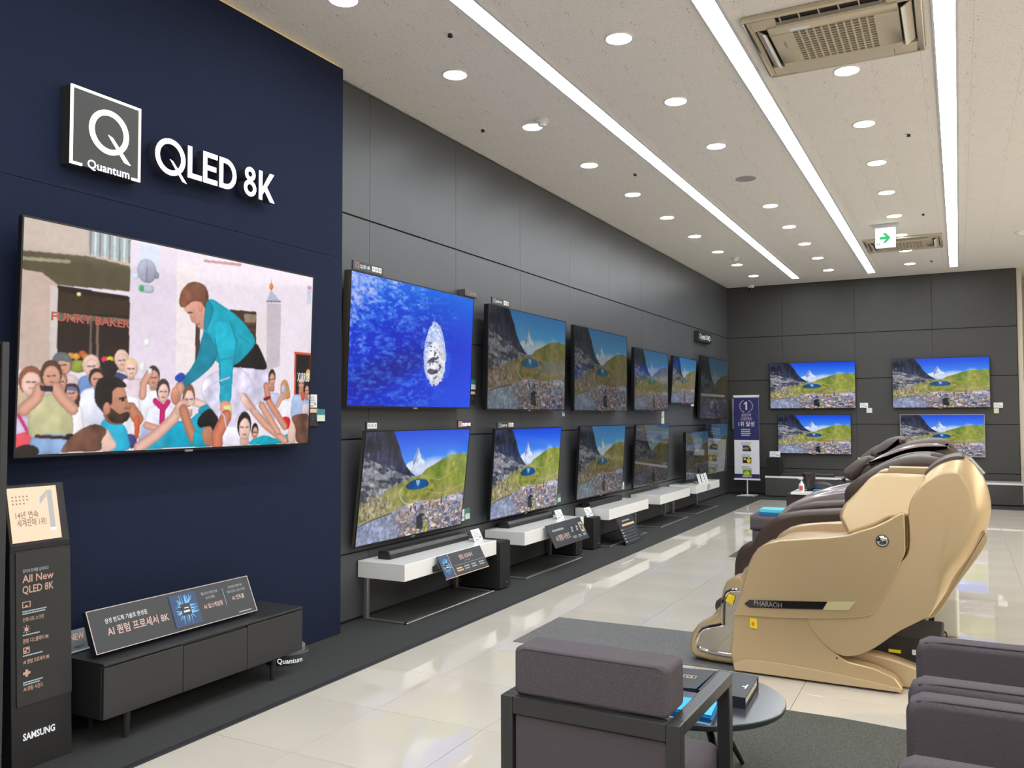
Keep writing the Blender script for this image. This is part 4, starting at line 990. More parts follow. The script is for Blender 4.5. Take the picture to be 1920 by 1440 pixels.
def subwoofer(label, x1, y0, y1, h, d, z=0.008):
    t = thing('subwoofer', label, 'speaker', (x1-d/2, (y0+y1)/2, z), PI/2, 'subwoofers'); w = y1-y0
    MB().box(-w/2, w/2, -d/2+0.012, d/2, 0.012, h).build('cabinet', M_BLKM, t, bevel=0.004)
    MB().box(-w/2+.003, w/2-.003, -d/2, -d/2+0.012, 0.016, h-.006).build('grille_cloth', mat('speaker_cloth', (.010, .010, .011), .9), t)
    for sx in (-1, 1):
        for sy in (-1, 1): MB().lathe([(.012, 0), (.012, .013)], 8, Matrix.Translation((sx*w*.38, sy*d*.38, 0))).build('foot', M_BLK, t)
    MB().box(w*.12, w*.24, -d/2-.002, -d/2, 0.05, 0.058).build('badge', M_SILVER, t)
    return t
subwoofer('largest black subwoofer beside the end of the nearest white shelf', -3.345, 6.135, 6.320, 0.395, 0.37)
subwoofer('black subwoofer under the end of the second white shelf', -3.460, 7.955, 8.130, 0.26, 0.28)
subwoofer('slim black subwoofer between second and third white shelves', -3.461, 8.425, 8.635, 0.34, 0.16)
CG = 'price cards standing on the white shelves'
def stand_card(label, loc, w, h, rz=PI/2, tilt=-0.45):
    t = price_card(label, loc, w, h, rz, tilt, grp=CG)
    MB().box(-w/2, w/2, 0.004, 0.05, 0, 0.003).build('foot', mat('clear_acrylic', (.85, .88, .9), .1, alpha=.45), t)
    return t
stand_card('white price card standing at the right end of the nearest white shelf', (-3.47, 6.020, 0.423), 0.135, 0.10)
stand_card('white price card at the right end of the second white shelf', (-3.50, 7.690, 0.423), 0.15, 0.09)
stand_card('white price card on the slim subwoofer', (-3.53, 8.520, 0.352), 0.17, 0.105)
stand_card('left one of three price cards on the last white shelf', (-3.45, 12.62, 0.423), 0.13, 0.13, tilt=-.3)
stand_card('middle one of three price cards on the last white shelf', (-3.45, 12.82, 0.423), 0.13, 0.12, tilt=-.3)
stand_card('right one of three price cards on the last white shelf', (-3.45, 13.00, 0.423), 0.13, 0.13, tilt=-.3)
price_card('blue tinted card on the front edge of the last white shelf', (-3.352, 12.76, 0.318), 0.14, 0.085, PI/2, m=mat('ice_card', (.45, .62, .74), .4), grp=CG)

# slate information boards
def chip(t, x0, x1, z0, z1, y=-0.003):
    o = MB().box(x0, x1, y, 0, z0, z1).build('picture', mat('chip_blue', (.010, .022, .06), .4, emit=(.03, .075, .17), es=.6), t)
    cx, cz, s = (x0+x1)/2, (z0+z1)/2, min(x1-x0, z1-z0)
    r = MB(); rg = random.Random(5)
    for k in range(44):
        a = rg.uniform(0, 2*PI); l = rg.uniform(.30, .46)*s; wd = rg.uniform(.010, .022)*s
        if rg.random() < .6: a = round(a/(PI/2))*PI/2
        px, pz = rg.uniform(-.14, .14)*s, rg.uniform(-.14, .14)*s
        dx, dz = math.cos(a), math.sin(a)
        if abs(dx) > .7: px = 0
        if abs(dz) > .7: pz = 0
        x_, z_ = cx+px, cz+pz
        r.quad((x_+dx*.15*s-dz*wd, y-.001, z_+dz*.15*s+dx*wd), (x_+dx*.15*s+dz*wd, y-.001, z_+dz*.15*s-dx*wd), (x_+dx*l+dz*wd*.3, y-.001, z_+dz*l-dx*wd*.3), (x_+dx*l-dz*wd*.3, y-.001, z_+dz*l+dx*wd*.3))
    r.build('rays', glow('ray_blue', (.22, .60, 1.0), 1.0), o)
    MB().box(cx-.17*s, cx+.17*s, y-.003, y, cz-.18*s, cz+.18*s).build('processor', mat('chip_dark', (.03, .025, .03), .4), o)
    MB().box(cx-.11*s, cx+.11*s, y-.004, y-.003, cz-.09*s, cz-.03*s).box(cx-.06*s, cx+.10*s, y-.004, y-.003, cz+.03*s, cz+.06*s).build('print', M_WHITEG2, o)
def rows(b, x, z, w, n, h, pitch, y=-0.003, seed=0):
    """lines of print too small to read"""
    r = random.Random(seed)
    for k in range(n):
        xx = x; end = x+w*r.uniform(.75, 1)
        while xx < end:
            l = h*r.uniform(.8, 2.2); b.box(xx, min(xx+l, end), y, 0, z-k*pitch, z-k*pitch+h); xx += l+h*.45
# long board on the bench
t = thing('info_board', 'long slate sign board with glowing outline and blue chip picture on the low bench', 'sign', (-3.370, 2.968, 0.392), PI/2, None, -0.42)
W_, H_ = 0.965, 0.196
MB().box(-W_/2, W_/2, 0, 0.030, 0, H_).build('board', M_SIGN, t)
o = MB(); e = 0.003
o.box(-W_/2, W_/2, -0.002, 0, 0, e).box(-W_/2, W_/2, -0.002, 0, H_-e, H_).box(-W_/2, -W_/2+e, -0.002, 0, e, H_-e).box(W_/2-e, W_/2, -0.002, 0, e, H_-e)
o.build('outline', M_LINEG, t)
MB().text('삼성 반도체 기술로 완성된', 0.026, -0.405, 0.126, -0.002, bold=.01, width=0.225).build('lettering', M_WHITEG2, t)
MB().text('AI 퀀텀 프로세서 8K', 0.046, -0.405, 0.070, -0.002, bold=.015, width=0.335).build('lettering', M_PINKG, t)
chip(t, -0.045, 0.118, 0.018, 0.180)
b = MB().text('특별 인력과 다양한 영상을', 0.017, 0.150, 0.148, -0.002, bold=.01, width=.108).text('8K 초고화질로', 0.017, 0.175, 0.124, -0.002, bold=.01, width=.058)
b.text('시청 환경과 장면에 따라', 0.017, 0.330, 0.150, -0.002, bold=.01, width=.100).text('최적의 밝기와 사운드로 맞추는', 0.017, 0.318, 0.126, -0.002, bold=.01, width=.125)
b.box(0.292, 0.2935, -0.002, 0, 0.07, 0.16); rows(b, 0.36, 0.014, 0.105, 1, .006, .01, -.002, 3)
b.build('lettering', M_WHITEG, t)
MB().text('AI 업스케일링', 0.028, 0.146, 0.078, -0.002, bold=.015, width=.124).text('AI 컨트롤', 0.028, 0.338, 0.086, -0.002, bold=.015, width=.084).build('lettering', M_PINKG, t)
# NEW card
t = thing('acrylic_card', 'clear acrylic card reading NEW at the left end of the low bench', 'sign', (-3.560, 2.540, 0.3745), PI/2+0.05, None, -0.35)
MB().box(-0.048, 0.048, 0, 0.006, 0, 0.098).build('card', mat('frosted_acrylic', (.30, .33, .36), .25), t, bevel=0.001, seg=1)
MB().box(-0.054, 0.054, -0.01, 0.05, -0.004, 0.004).build('foot', mat('clear_acrylic2', (.6, .64, .62), .15), t, bevel=.002)
MB().text('NEW', 0.040, 0, 0.052, -0.002, 'CENTER', .01, width=.072).build('lettering', M_PEACHG, t)
MB().text('SAMSUNG', 0.011, 0, 0.016, -0.002, 'CENTER', .01).build('lettering', M_BLK, t)
# boards on the shelves
t = thing('info_board', 'slate sign with blue chip picture hung on the front of the nearest white shelf', 'sign', (-3.262, 5.500, 0.270), PI/2, None, -0.50)
W_, H_ = 0.62, 0.175
MB().box(-W_/2, W_/2, 0, 0.006, 0, H_).build('board', M_SIGN, t); MB().box(-W_/2, W_/2, -0.001, 0.006, -0.004, 0.0).build('edge', M_PEACH, t)
MB().box(-0.335, -0.25, 0.006, 0.062, 0.085, 0.125).build('bracket', M_BLKM, t)
chip(t, -W_/2, -W_/2+0.132, 0.0, H_); MB().box(-W_/2+.134, -W_/2+.138, -0.002, 0, 0, H_).build('divider', M_PEACH, t)
MB().text('퀀텀 프로세서', 0.040, 0.055, 0.112, -0.002, 'CENTER', .012, width=.19).build('lettering', M_PINKG, t)
b = MB().text('Quantum Processor', 0.012, 0.055, 0.092, -0.002, 'CENTER', .01, width=.085).box(-0.14, 0.29, -0.0015, 0, .074, .076)
for k, x in enumerate((-0.02, 0.085, 0.195)): rows(b, x, .048, .075, 2, .010, .018, -.0015, k)
b.build('lettering', M_WHITEG, t)
b = MB(); rows(b, -.13, .046, .09, 2, .011, .018, -.0015, 9); b.build('lettering', M_PEACH, t)
t = thing('info_board', 'long slate sign with three small pictures hung on the second white shelf', 'sign', (-3.235, 7.390, 0.240), PI/2, None, -0.50)
W_, H_ = 0.79, 0.225
MB().box(-W_/2, W_/2, 0, 0.008, 0, H_).build('board', M_SIGN, t, bevel=.002, seg=1)
MB().box(-0.10, 0.10, 0.008, 0.074, 0.125, 0.155).build('bracket', M_BLKM, t)
MB().text('AI 퀀텀 사운드', 0.062, -0.31, 0.060, -0.002, bold=.012, width=.315).build('lettering', M_PINKG, t)
b = MB(); rows(b, -.31, .150, .30, 1, .018, .02, -.0015, 4)
for k, x in enumerate((0.055, 0.175, 0.285)): rows(b, x, .052, .075, 2, .008, .014, -.0015, k+20)
b.build('lettering', M_WHITEG, t)
for k, x in enumerate((0.055, 0.170, 0.285)):
    pc = MB().box(x, x+.085, -.002, 0, .075, .175).build('picture', mat('thumb_dark', (.02, .026, .04), .4) if k < 2 else mat('thumb_room', (.45, .36, .26), .5), t)
    q = MB().box(x+.02, x+.05, -.003, -.002, .10, .125).box(x+.03, x+.065, -.003, -.002, .13, .15)
    q.build('figure', M_WHITEG if k < 2 else M_BLKM, pc)
t = thing('info_board', 'slate table of specifications leaning on the floor in front of the third white shelf', 'sign', (-3.250, 9.130, 0.014), PI/2, None, -0.42)
W_, H_ = 0.52, 0.31
MB().box(-W_/2, W_/2, 0, 0.008, 0, H_).build('board', M_SIGN, t); MB().box(-.10, .10, .02, .13, 0, .004).box(-.02, .02, .008, .02, 0, .2).build('prop', M_BLKM, t)
MB().box(-.16, .22, -.0015, 0, .205, .228).build('print', M_PEACH, t)
b = MB()
for r in range(5):
    rows(b, -.245, .165-.034*r, .075, 1, .011, .01, -.0015, r+40)
    for c in range(7): b.box(-.13+.05*c, -.122+.05*c, -.0015, 0, .165-.034*r, .173-.034*r)
rows(b, -.12, .255, .25, 1, .016, .02, -.0015, 77); b.build('print', M_WHITEG, t)

# ---------------------------------------------------------------- low bench, light totem, Quantum disc
t = thing('media_bench', 'long anthracite low bench on round legs under the largest television', 'bench', (-3.30, 3.085, 0.008), PI/2)
hw = 0.627; D = 0.30
MB().box(-hw, hw, 0.0, D, 0.120, 0.350).build('body', M_BENCH, t, bevel=0.002, seg=1)
for nm, x0, x1 in (('drawer', -hw+.001, -0.2035), ('flap_door', -0.2005, 0.209), ('drawer', 0.212, hw-.001)):
    MB().box(x0, x1, -0.016, 0.0, 0.122, 0.343 if nm != 'flap_door' else 0.336).build(nm, M_BENCH, t, bevel=0.001, seg=1)
MB().box(-hw, hw, -0.016, D, 0.350, 0.362).build('top', M_BENCH, t, bevel=.001, seg=1)
for x in (-0.481, 0.437):
    for y in (0.025, 0.275):
        MB().lathe([(0.013, 0.0), (0.020, 0.120)], 14, Matrix.Translation((x, y, 0))).build('leg', M_BENCH, t, smooth=True)
t = thing('display_totem', 'tall narrow black totem with lit peach top panel at the left end of the bench', 'display stand', (-3.378, 2.251, 0.0085), PI/2, None, -0.047)
# local x = world y ; -y = out from the wall
hw, D, HB = 0.131, 0.20, 0.880
MB().box(-hw, hw, 0, D, 0, HB).build('column', M_BLKM, t, bevel=0.002, seg=1)
MB().box(-hw+.022, hw, -0.004, 0, 0.255, HB-.006).build('front_board', mat('totem_board', (.026, .027, .028), .45), t)
prof = [(0.0, HB), (-0.003, HB+.022), (0.040, HB+.268), (0.17, HB+.268), (0.20, HB)]
b = MB(); b.add([(-hw, y, z) for y, z in prof]+[(hw, y, z) for y, z in prof], [tuple(range(5)), tuple(range(9, 4, -1))]+[(i, i+5, (i+1) % 5+5, (i+1) % 5) for i in range(5)])
b.build('head', M_BLKM, t, bevel=0.002, seg=1)
sl = math.atan2(0.043, 0.246)
m4 = Matrix.Translation((-0.014, -0.003, HB+.034)) @ Matrix.Rotation(-sl, 4, 'X')
fw_, fh = 0.106, 0.226
lp = MB().box(-fw_, fw_, -0.004, 0.0, 0, fh, m4).build('light_panel', M_LAMPFACE, t)
MB().add([(x, -0.006, z) for x, z in [(.060, .208), (.060, .035), (.083, .035), (.083, .208)]]+[(x, -0.006, z) for x, z in [(.060, .208), (.056, .182), (.026, .150), (.026, .178), (.052, .200)]], [(0, 1, 2, 3), (4, 5, 6, 7, 8)], m4).build('numeral', glow('one_grey', (.58, .57, .56), .9), lp)
MB().add([(.060, -.0065, .036), (.083, -.0065, .036), (.083, -.0065, .047), (.060, -.0065, .047)], [(0, 1, 2, 3)], m4).build('spark', glow('one_white', (1, 1, 1), 1.5), lp)
b = MB().text('14년 연속', 0.034, -0.085, 0.098, -0.006, bold=.012, width=.098, mtx=m4).text('세계판매 1위!', 0.034, -0.082, 0.066, -0.006, bold=.012, width=.128, mtx=m4)
for r in range(3):
    for c in range((5, 5, 4)[r]):
        st = [((.0055 if k % 2 == 0 else .0025)*math.sin(k*PI/5)-.090+c*.0155, (.0055 if k % 2 == 0 else .0025)*math.cos(k*PI/5)+.188-r*.0145) for k in range(10)]
        b.add([(x, -.006, z) for x, z in st], [tuple(range(10))], m4)
b.build('lettering', glow('brown_letters', (.42, .27, .17), .7), lp)
y_ = -0.006; X0 = -0.083
b = MB().text('감각의 한계를 넘어서다', .0165, X0+.002, .790, y_, bold=.01, width=.112)
for k, (z, wd) in enumerate(((.630, .118), (.535, .088), (.452, .084), (.345, .092))): rows(b, X0, z, wd, 2 if k in (0, 3) else 1, .005, .009, y_, 50+k)
b.build('lettering', M_WHITEG, t)
b = MB().text('All New', .043, X0, .750, y_, bold=.015, width=.136).text('QLED 8K', .043, X0, .706, y_, bold=.015, width=.136)
for z, tx, wd in ((.592, '인피니티 스크린', .090), (.506, '퀀텀 디스플레이 8K', .112), (.422, 'AI 퀀텀 프로세서 8K', .114), (.314, 'AI 퀀텀 사운드', .084)): b.text(tx, .020, X0, z, y_, bold=.012, width=wd)
def outline(b, x0, x1, z0, z1, e=.0025): b.box(x0, x1, y_, 0, z0, z0+e).box(x0, x1, y_, 0, z1-e, z1).box(x0, x0+e, y_, 0, z0, z1).box(x1-e, x1, y_, 0, z0, z1)
outline(b, X0, X0+.034, .648, .672); b.box(X0+.012, X0+.021, y_, 0, .648, .657)
for a in range(8): b.prism([(X0+.016+ra*math.cos(a*PI/4)+dx, .560+ra*math.sin(a*PI/4)) for ra, dx in ((.011, -.0013), (.011, .0013), (.017, .0013), (.017, -.0013))], y_, 0)
b.prism([(X0+.016+.008*math.cos(k*PI/6), .560+.008*math.sin(k*PI/6)) for k in range(12)], y_, 0)
outline(b, X0+.002, X0+.028, .463, .488); b.box(X0+.006, X0+.015, y_, 0, .468, .475).box(X0+.012, X0+.024, y_, 0, .478, .484)
b.box(X0+.010, X0+.020, y_, 0, .370, .398).box(X0, X0+.030, y_, 0, .379, .389)
b.build('lettering', M_PEACHG, t)
MB().text('SAMSUNG', .038, X0-.004, .118, y_, bold=.03, width=.138).build('lettering', M_WHITEG2, t)
t = thing('round_stand', 'round dark plinth with gold upright bracket on the carpet beyond the bench', 'display stand', (-3.510, 3.845, 0.008))
MB().lathe([(0.118, 0), (0.118, 0.058), (0.113, 0.062)], 40).build('base', mat('plinth_grey', (.055, .06, .07), .5), t, smooth=True)
MB().lathe([(0.098, 0.062), (0.098, 0.090), (0.094, 0.093)], 40).build('disc', mat('disc_glass', (.20, .21, .20), .25), t, smooth=True)
b = MB(); cur = MB().text('Quantum', .040, 0, .014, 0, 'CENTER', .012, width=.150)
for vtx, in zip(cur.v):
    a = math.radians(-42)+vtx[0]/.119
    b.v.append((.1195*math.cos(a), .1195*math.sin(a), vtx[2]))
b.f = cur.f; b.build('lettering', M_WHITEG2, t)
g = MB().box(0.02, 0.029, 0.042, 0.051, .093, .300).box(0.02, 0.029, -0.010, 0.042, .291, .300).box(0.02, 0.029, -0.010, -0.001, .20, .291)
g.build('bracket', mat('gold_metal', (.75, .55, .22), .25, metal=1.0), t)

# free-standing screen cut by the left edge of the picture
t = thing('portrait_display', 'black framed portrait display cut off by the left picture edge', 'display', (-3.225, 1.775, 0.0085))
MB().box(-0.30, 0.30, 0, 0.025, 0.12, 1.690).build('frame', mat('frame_black', (.030, .031, .033), .45), t, bevel=.002)
MB().box(-0.29, 0.29, -0.002, 0.0, 0.15, 1.680).build('screen', mat('blank_glass', (.006, .006, .007), .06), t)
MB().box(-0.25, 0.25, -0.12, 0.12, 0.0, 0.02).box(-0.04, 0.04, 0.005, 0.025, .02, .14).build('stand', M_BLKM, t)

# ---------------------------------------------------------------- massage chairs
def mchair(name, label, loc, P):
    t = thing(name, label, 'massage chair', loc, 0, 'massage chairs')
    W = P['w']
    def side(nm, pts, ya, yb, m, r=.02, par=t, k=4, depth=None, sm=True):
        for near in (True, False):
            a, c = (ya, yb) if near else (W-yb, W-ya)
            puff(spline(pts, k), a, c, r, depth).build(nm, m, par, smooth=True)
    return t, side
# --- gold chair, nearest; local x = world x, local y from the side that faces us, z up
def gold():
    W = 0.80
    t = thing('massage_chair', 'champagne gold massage chair with black lettered side strip, nearest of the row', 'massage chair', (0, 4.83, 0), 0, 'massage chairs')
    def corner(pts, k=5): return spline(pts, k)
    base = [(-1.140, .325), (-1.155, .185), (-1.164, .11), (-1.150, .045), (-1.138, .012), (-.698, .012), (-.290, .012), (-.285, .030), (-.320, .079), (-.411, .116), (-.545, .135), (-.578, .150), (-.604, .172), (-.648, .205), (-.700, .262), (-.735, .330), (-.738, .352), (-.90, .345)]
    for ya, yb in ((0.012, 0.10), (W-0.10, W-0.012)):
        puff(base, ya, yb, .010, steps=3).build('base_side', M_GOLD, t, smooth=True)
    skirt = [(-1.148, .048), (-1.138, .012), (-.290, .012), (-.287, .030), (-.45, .052), (-.60, .064), (-.75, .075), (-.90, .082), (-1.02, .084), (-1.10, .076)]
    puff(skirt, 0.0, 0.06, .005, steps=2).build('skirt', M_GOLDL, t, smooth=True)
    rear = [(-.62, .012), (.02, .012), (.02, .035), (-.06, .070), (-.18, .105), (-.33, .150), (-.45, .165), (-.56, .145)]
    for ya, yb in ((0.12, 0.26), (W-0.20, W-0.06)):
        puff(spline(rear, 4), ya, yb, .02, steps=3).build('base_rail', M_GOLDL, t, smooth=True)
    MB().box(-.95, -.10, 0.20, W-.12, .05, .25).build('motor_box', M_BLKM, t, bevel=.01)
    MB().box(-.36, -.30, 0.188, 0.2, .165, .180).build('warning_label', M_YEL, t); MB().box(-.245, -.220, 0.188, 0.2, .165, .190).build('rating_label', M_CARD, t)
    arm = [(-1.135, .318), (-1.101, .437), (-1.056, .601), (-1.030, .66), (-1.000, .700), (-.955, .730), (-.888, .751), (-.746, .770), (-.638, .783), (-.531, .803), (-.493, .820), (-.408, .852), (-.350, .882), (-.300, .915), (-.276, .930), (-.261, .925), (-.258, .881), (-.257, .743), (-.262, .715), (-.280, .680), (-.311, .601), (-.359, .498), (-.406, .414), (-.425, .394), (-.455, .380), (-.52, .366), (-.693, .345), (-.945, .325)]
    for ya, yb in ((-0.004, 0.150), (W-0.150, W+0.004)):
        puff(arm, ya, yb, .009, steps=4).build('arm_cover', M_GOLD, t, smooth=True)
    # inner arm rims and seat
    rim = [(-1.02, .60), (-.98, .70), (-.90, .755), (-.75, .785), (-.58, .80), (-.45, .84), (-.45, .70), (-.98, .55)]
    puff(spline(rim, 4), W-.20, W-.15, .012, steps=2).build('arm_rim', M_GOLDL, t, smooth=True)
    seat = [(-1.08, .40), (-1.02, .60), (-.95, .705), (-.80, .735), (-.60, .745), (-.48, .78), (-.40, .50), (-.60, .38)]
    puff(spline(seat, 4), .15, W-.15, .05, steps=4).build('seat', M_TAN, t, smooth=True)
    sh = [(-.582, .890), (-.575, .925), (-.555, .958), (-.499, 1.019), (-.440, 1.090), (-.415, 1.110), (-.394, 1.119), (-.302, 1.123), (-.172, 1.119), (-.120, 1.02), (-.150, .93), (-.262, .900), (-.330, .893), (-.408, .848), (-.531, .800), (-.545, .812), (-.575, .868)]
    for ya, yb in ((0.015, 0.15), (W-0.15, W-0.015)):
        puff(sh, ya, yb, .020, steps=4).build('shoulder_cover', M_GOLD, t, smooth=True)
    puff([(x+.02, z+.016) for x, z in [(-.40, 1.06), (-.38, 1.125), (-.15, 1.125), (-.15, 1.05)]], W-.28, W-.17, .01, steps=2).build('shoulder_rim', M_GOLDL, t, smooth=True)
    shell = [(-.172, 1.119), (-.114, 1.175), (-.052, 1.206), (.002, 1.216), (.050, 1.197), (.091, 1.142), (.121, 1.073), (.136, .985), (.132, .922), (.112, .845), (.060, .737), (-.025, .606), (-.074, .515), (-.145, .412), (-.180, .392), (-.289, .328), (-.409, .228), (-.485, .182), (-.551, .164), (-.597, .172), (-.637, .197), (-.695, .251), (-.728, .298), (-.738, .345), (-.60, .42), (-.42, .50), (-.30, .66), (-.252, .75), (-.252, .95), (-.213, 1.06)]
    # loft with an increasingly inset outline towards both flanks
    pts = spline(shell, 4); n = len(pts); b = MB(); ys = []
    steps = 9; dep = .13; rin = .060
    rings = []
    for k in range(steps+1):
        a = PI/2*k/steps; rings.append((0.006+dep*(1-math.cos(a)) if False else 0.006+dep*(1-math.cos(a)), rin*(1-math.sin(a))))
    for (y, d) in rings: ys.append((y, d))
    for (y, d) in rings[::-1]: ys.append((W-y, d))
    # inset only where the outline faces rear/top, so the front edge stays flush with the arm covers
    P0 = np.array(pts)
    wgt = np.clip((P0[:, 0]+.30)/.30, 0, 1)*np.clip((P0[:, 1]-.35)/.25, 0.0, 1)
    for y, d in ys:
        P1 = inset(pts, 1.0)-P0
        Q = P0+P1*(d*wgt*1.6)[:, None]
        b.v += [(float(p[0]), y, float(p[1])) for p in Q]
    m_ = len(ys)
    b.f = [(i*n+k, i*n+(k+1) % n, (i+1)*n+(k+1) % n, (i+1)*n+k) for i in range(m_-1) for k in range(n)]+[tuple(range(n-1, -1, -1)), tuple((m_-1)*n+k for k in range(n))]
    b.build('back_shell', M_GOLD, t, smooth=True)
    ip = [(-.17, 1.125), (-.11, 1.184), (-.05, 1.214), (.00, 1.222), (.02, 1.212), (-.05, 1.19), (-.10, 1.15)]
    puff(spline(ip, 4), .07, W-.07, .004, steps=2).build('back_lining', M_BROWN, t, smooth=True)
    MB().prism([(.040, 1.208), (.105, 1.128), (.115, 1.134), (.052, 1.214)], .12, .20).build('hinge_trim', M_STEEL, t, bevel=.003)
    for o in t.children:
        if o.name.split('.')[0] in ('back_shell', 'shoulder_cover', 'shoulder_rim', 'back_lining', 'hinge_trim'):
            for v_ in o.data.vertices:
                tt = max(0.0, (v_.co.z-.66)/.56)
                v_.co.y = W/2+(v_.co.y-W/2)*(1-.34*tt**1.25)
            o.data.update()
    # line of the lower spine cover
    fin = [(.108, .845), (.114, .80), (.06, .70), (-.03, .56), (-.11, .42), (-.16, .385), (-.20, .395), (-.16, .45), (-.02, .66), (.085, .83)]
    puff(spline(fin, 3), .085, .20, .008, steps=2).build('spine_cover', M_GOLDL, t, smooth=True)
    # footrest
    ft = [(-1.120, .525), (-1.165, .508), (-1.205, .480), (-1.228, .430), (-1.245, .320), (-1.262, .280), (-1.296, .262), (-1.376, .215), (-1.410, .165), (-1.424, .110), (-1.420, .060), (-1.395, .028), (-1.300, .014), (-1.188, .012), (-1.10, .012), (-1.06, .20), (-1.08, .45)]
    for ya, yb in ((0.10, 0.24), (W-0.24, W-0.10)):
        puff(ft, ya, yb, .022, steps=4).build('footrest_side', M_GOLD, t, smooth=True)
    puff([(x+.03, z+.012) for x, z in inset(ft, .015)], .24, W-.24, .03, steps=3).build('calf_pad', M_TAN, t, smooth=True)
    mo = [(-1.10, .440), (-1.135, .438), (-1.173, .436), (-1.198, .420), (-1.213, .388), (-1.220, .354), (-1.222, .300), (-1.224, .236), (-1.256, .225), (-1.298, .214), (-1.337, .200), (-1.361, .170), (-1.376, .130), (-1.377, .098), (-1.350, .077), (-1.292, .068), (-1.227, .064), (-1.150, .063)]
    MB().prism(mo+[(-1.09, .063)], .094, .100).build('mirror_panel', M_MIRROR, t)
    for seg_ in (mo[:8], mo[7:]):
        MB().tube([(x, .095, z) for x, z in seg_], .0125, 10).build('chrome_rim', M_CHROME, t, smooth=True)
    # knob, name strip, stickers
    k_ = MB().lathe([(.0, .006), (.018, .005), (.026, .001), (.028, -.002)], 28, Matrix.Translation((-.366, -.006, .783)) @ Matrix.Rotation(PI/2, 4, 'X')).build('knob', M_CHROME, t, smooth=True)
    MB().lathe([(.033, 0), (.033, .004)], 28, Matrix.Translation((-.366, -.003, .782)) @ Matrix.Rotation(PI/2, 4, 'X')).build('knob_ring', M_BROWN2, t)
    MB().prism([(-1.078, .389), (-1.052, .412), (-.640, .442), (-.665, .400), (-1.050, .370)], -.010, .002).build('name_strip', M_PIANO, t)
    MB().prism([(-.640, .442), (-.500, .455), (-.535, .408), (-.665, .398)], -.009, .002).build('name_strip_end', mat('pale_gold', (.60, .55, .30), .4, metal=.2), t)
    MB().text('PHARAOH', .040, -1.025, .386, -.0115, bold=.012, width=.150, res=3).build('lettering', M_SILVER, t)
    MB().prism([(-1.052, .258), (-1.014, .255), (-1.014, .308), (-1.052, .311)], .004, .014).build('sticker', M_YEL, t)
    MB().box(-1.042, -1.026, .002, .005, .270, .290).build('sticker_print', M_REDINK, t)
    MB().prism([(-1.205, .375), (-1.165, .355), (-1.150, .405), (-1.185, .418)], .078, .090).build('sticker', M_YEL, t)
    MB().box(-.604, -.596, .009, .014, .142, .150).build('screw_hole', M_GAP, t)
    return t
gold()
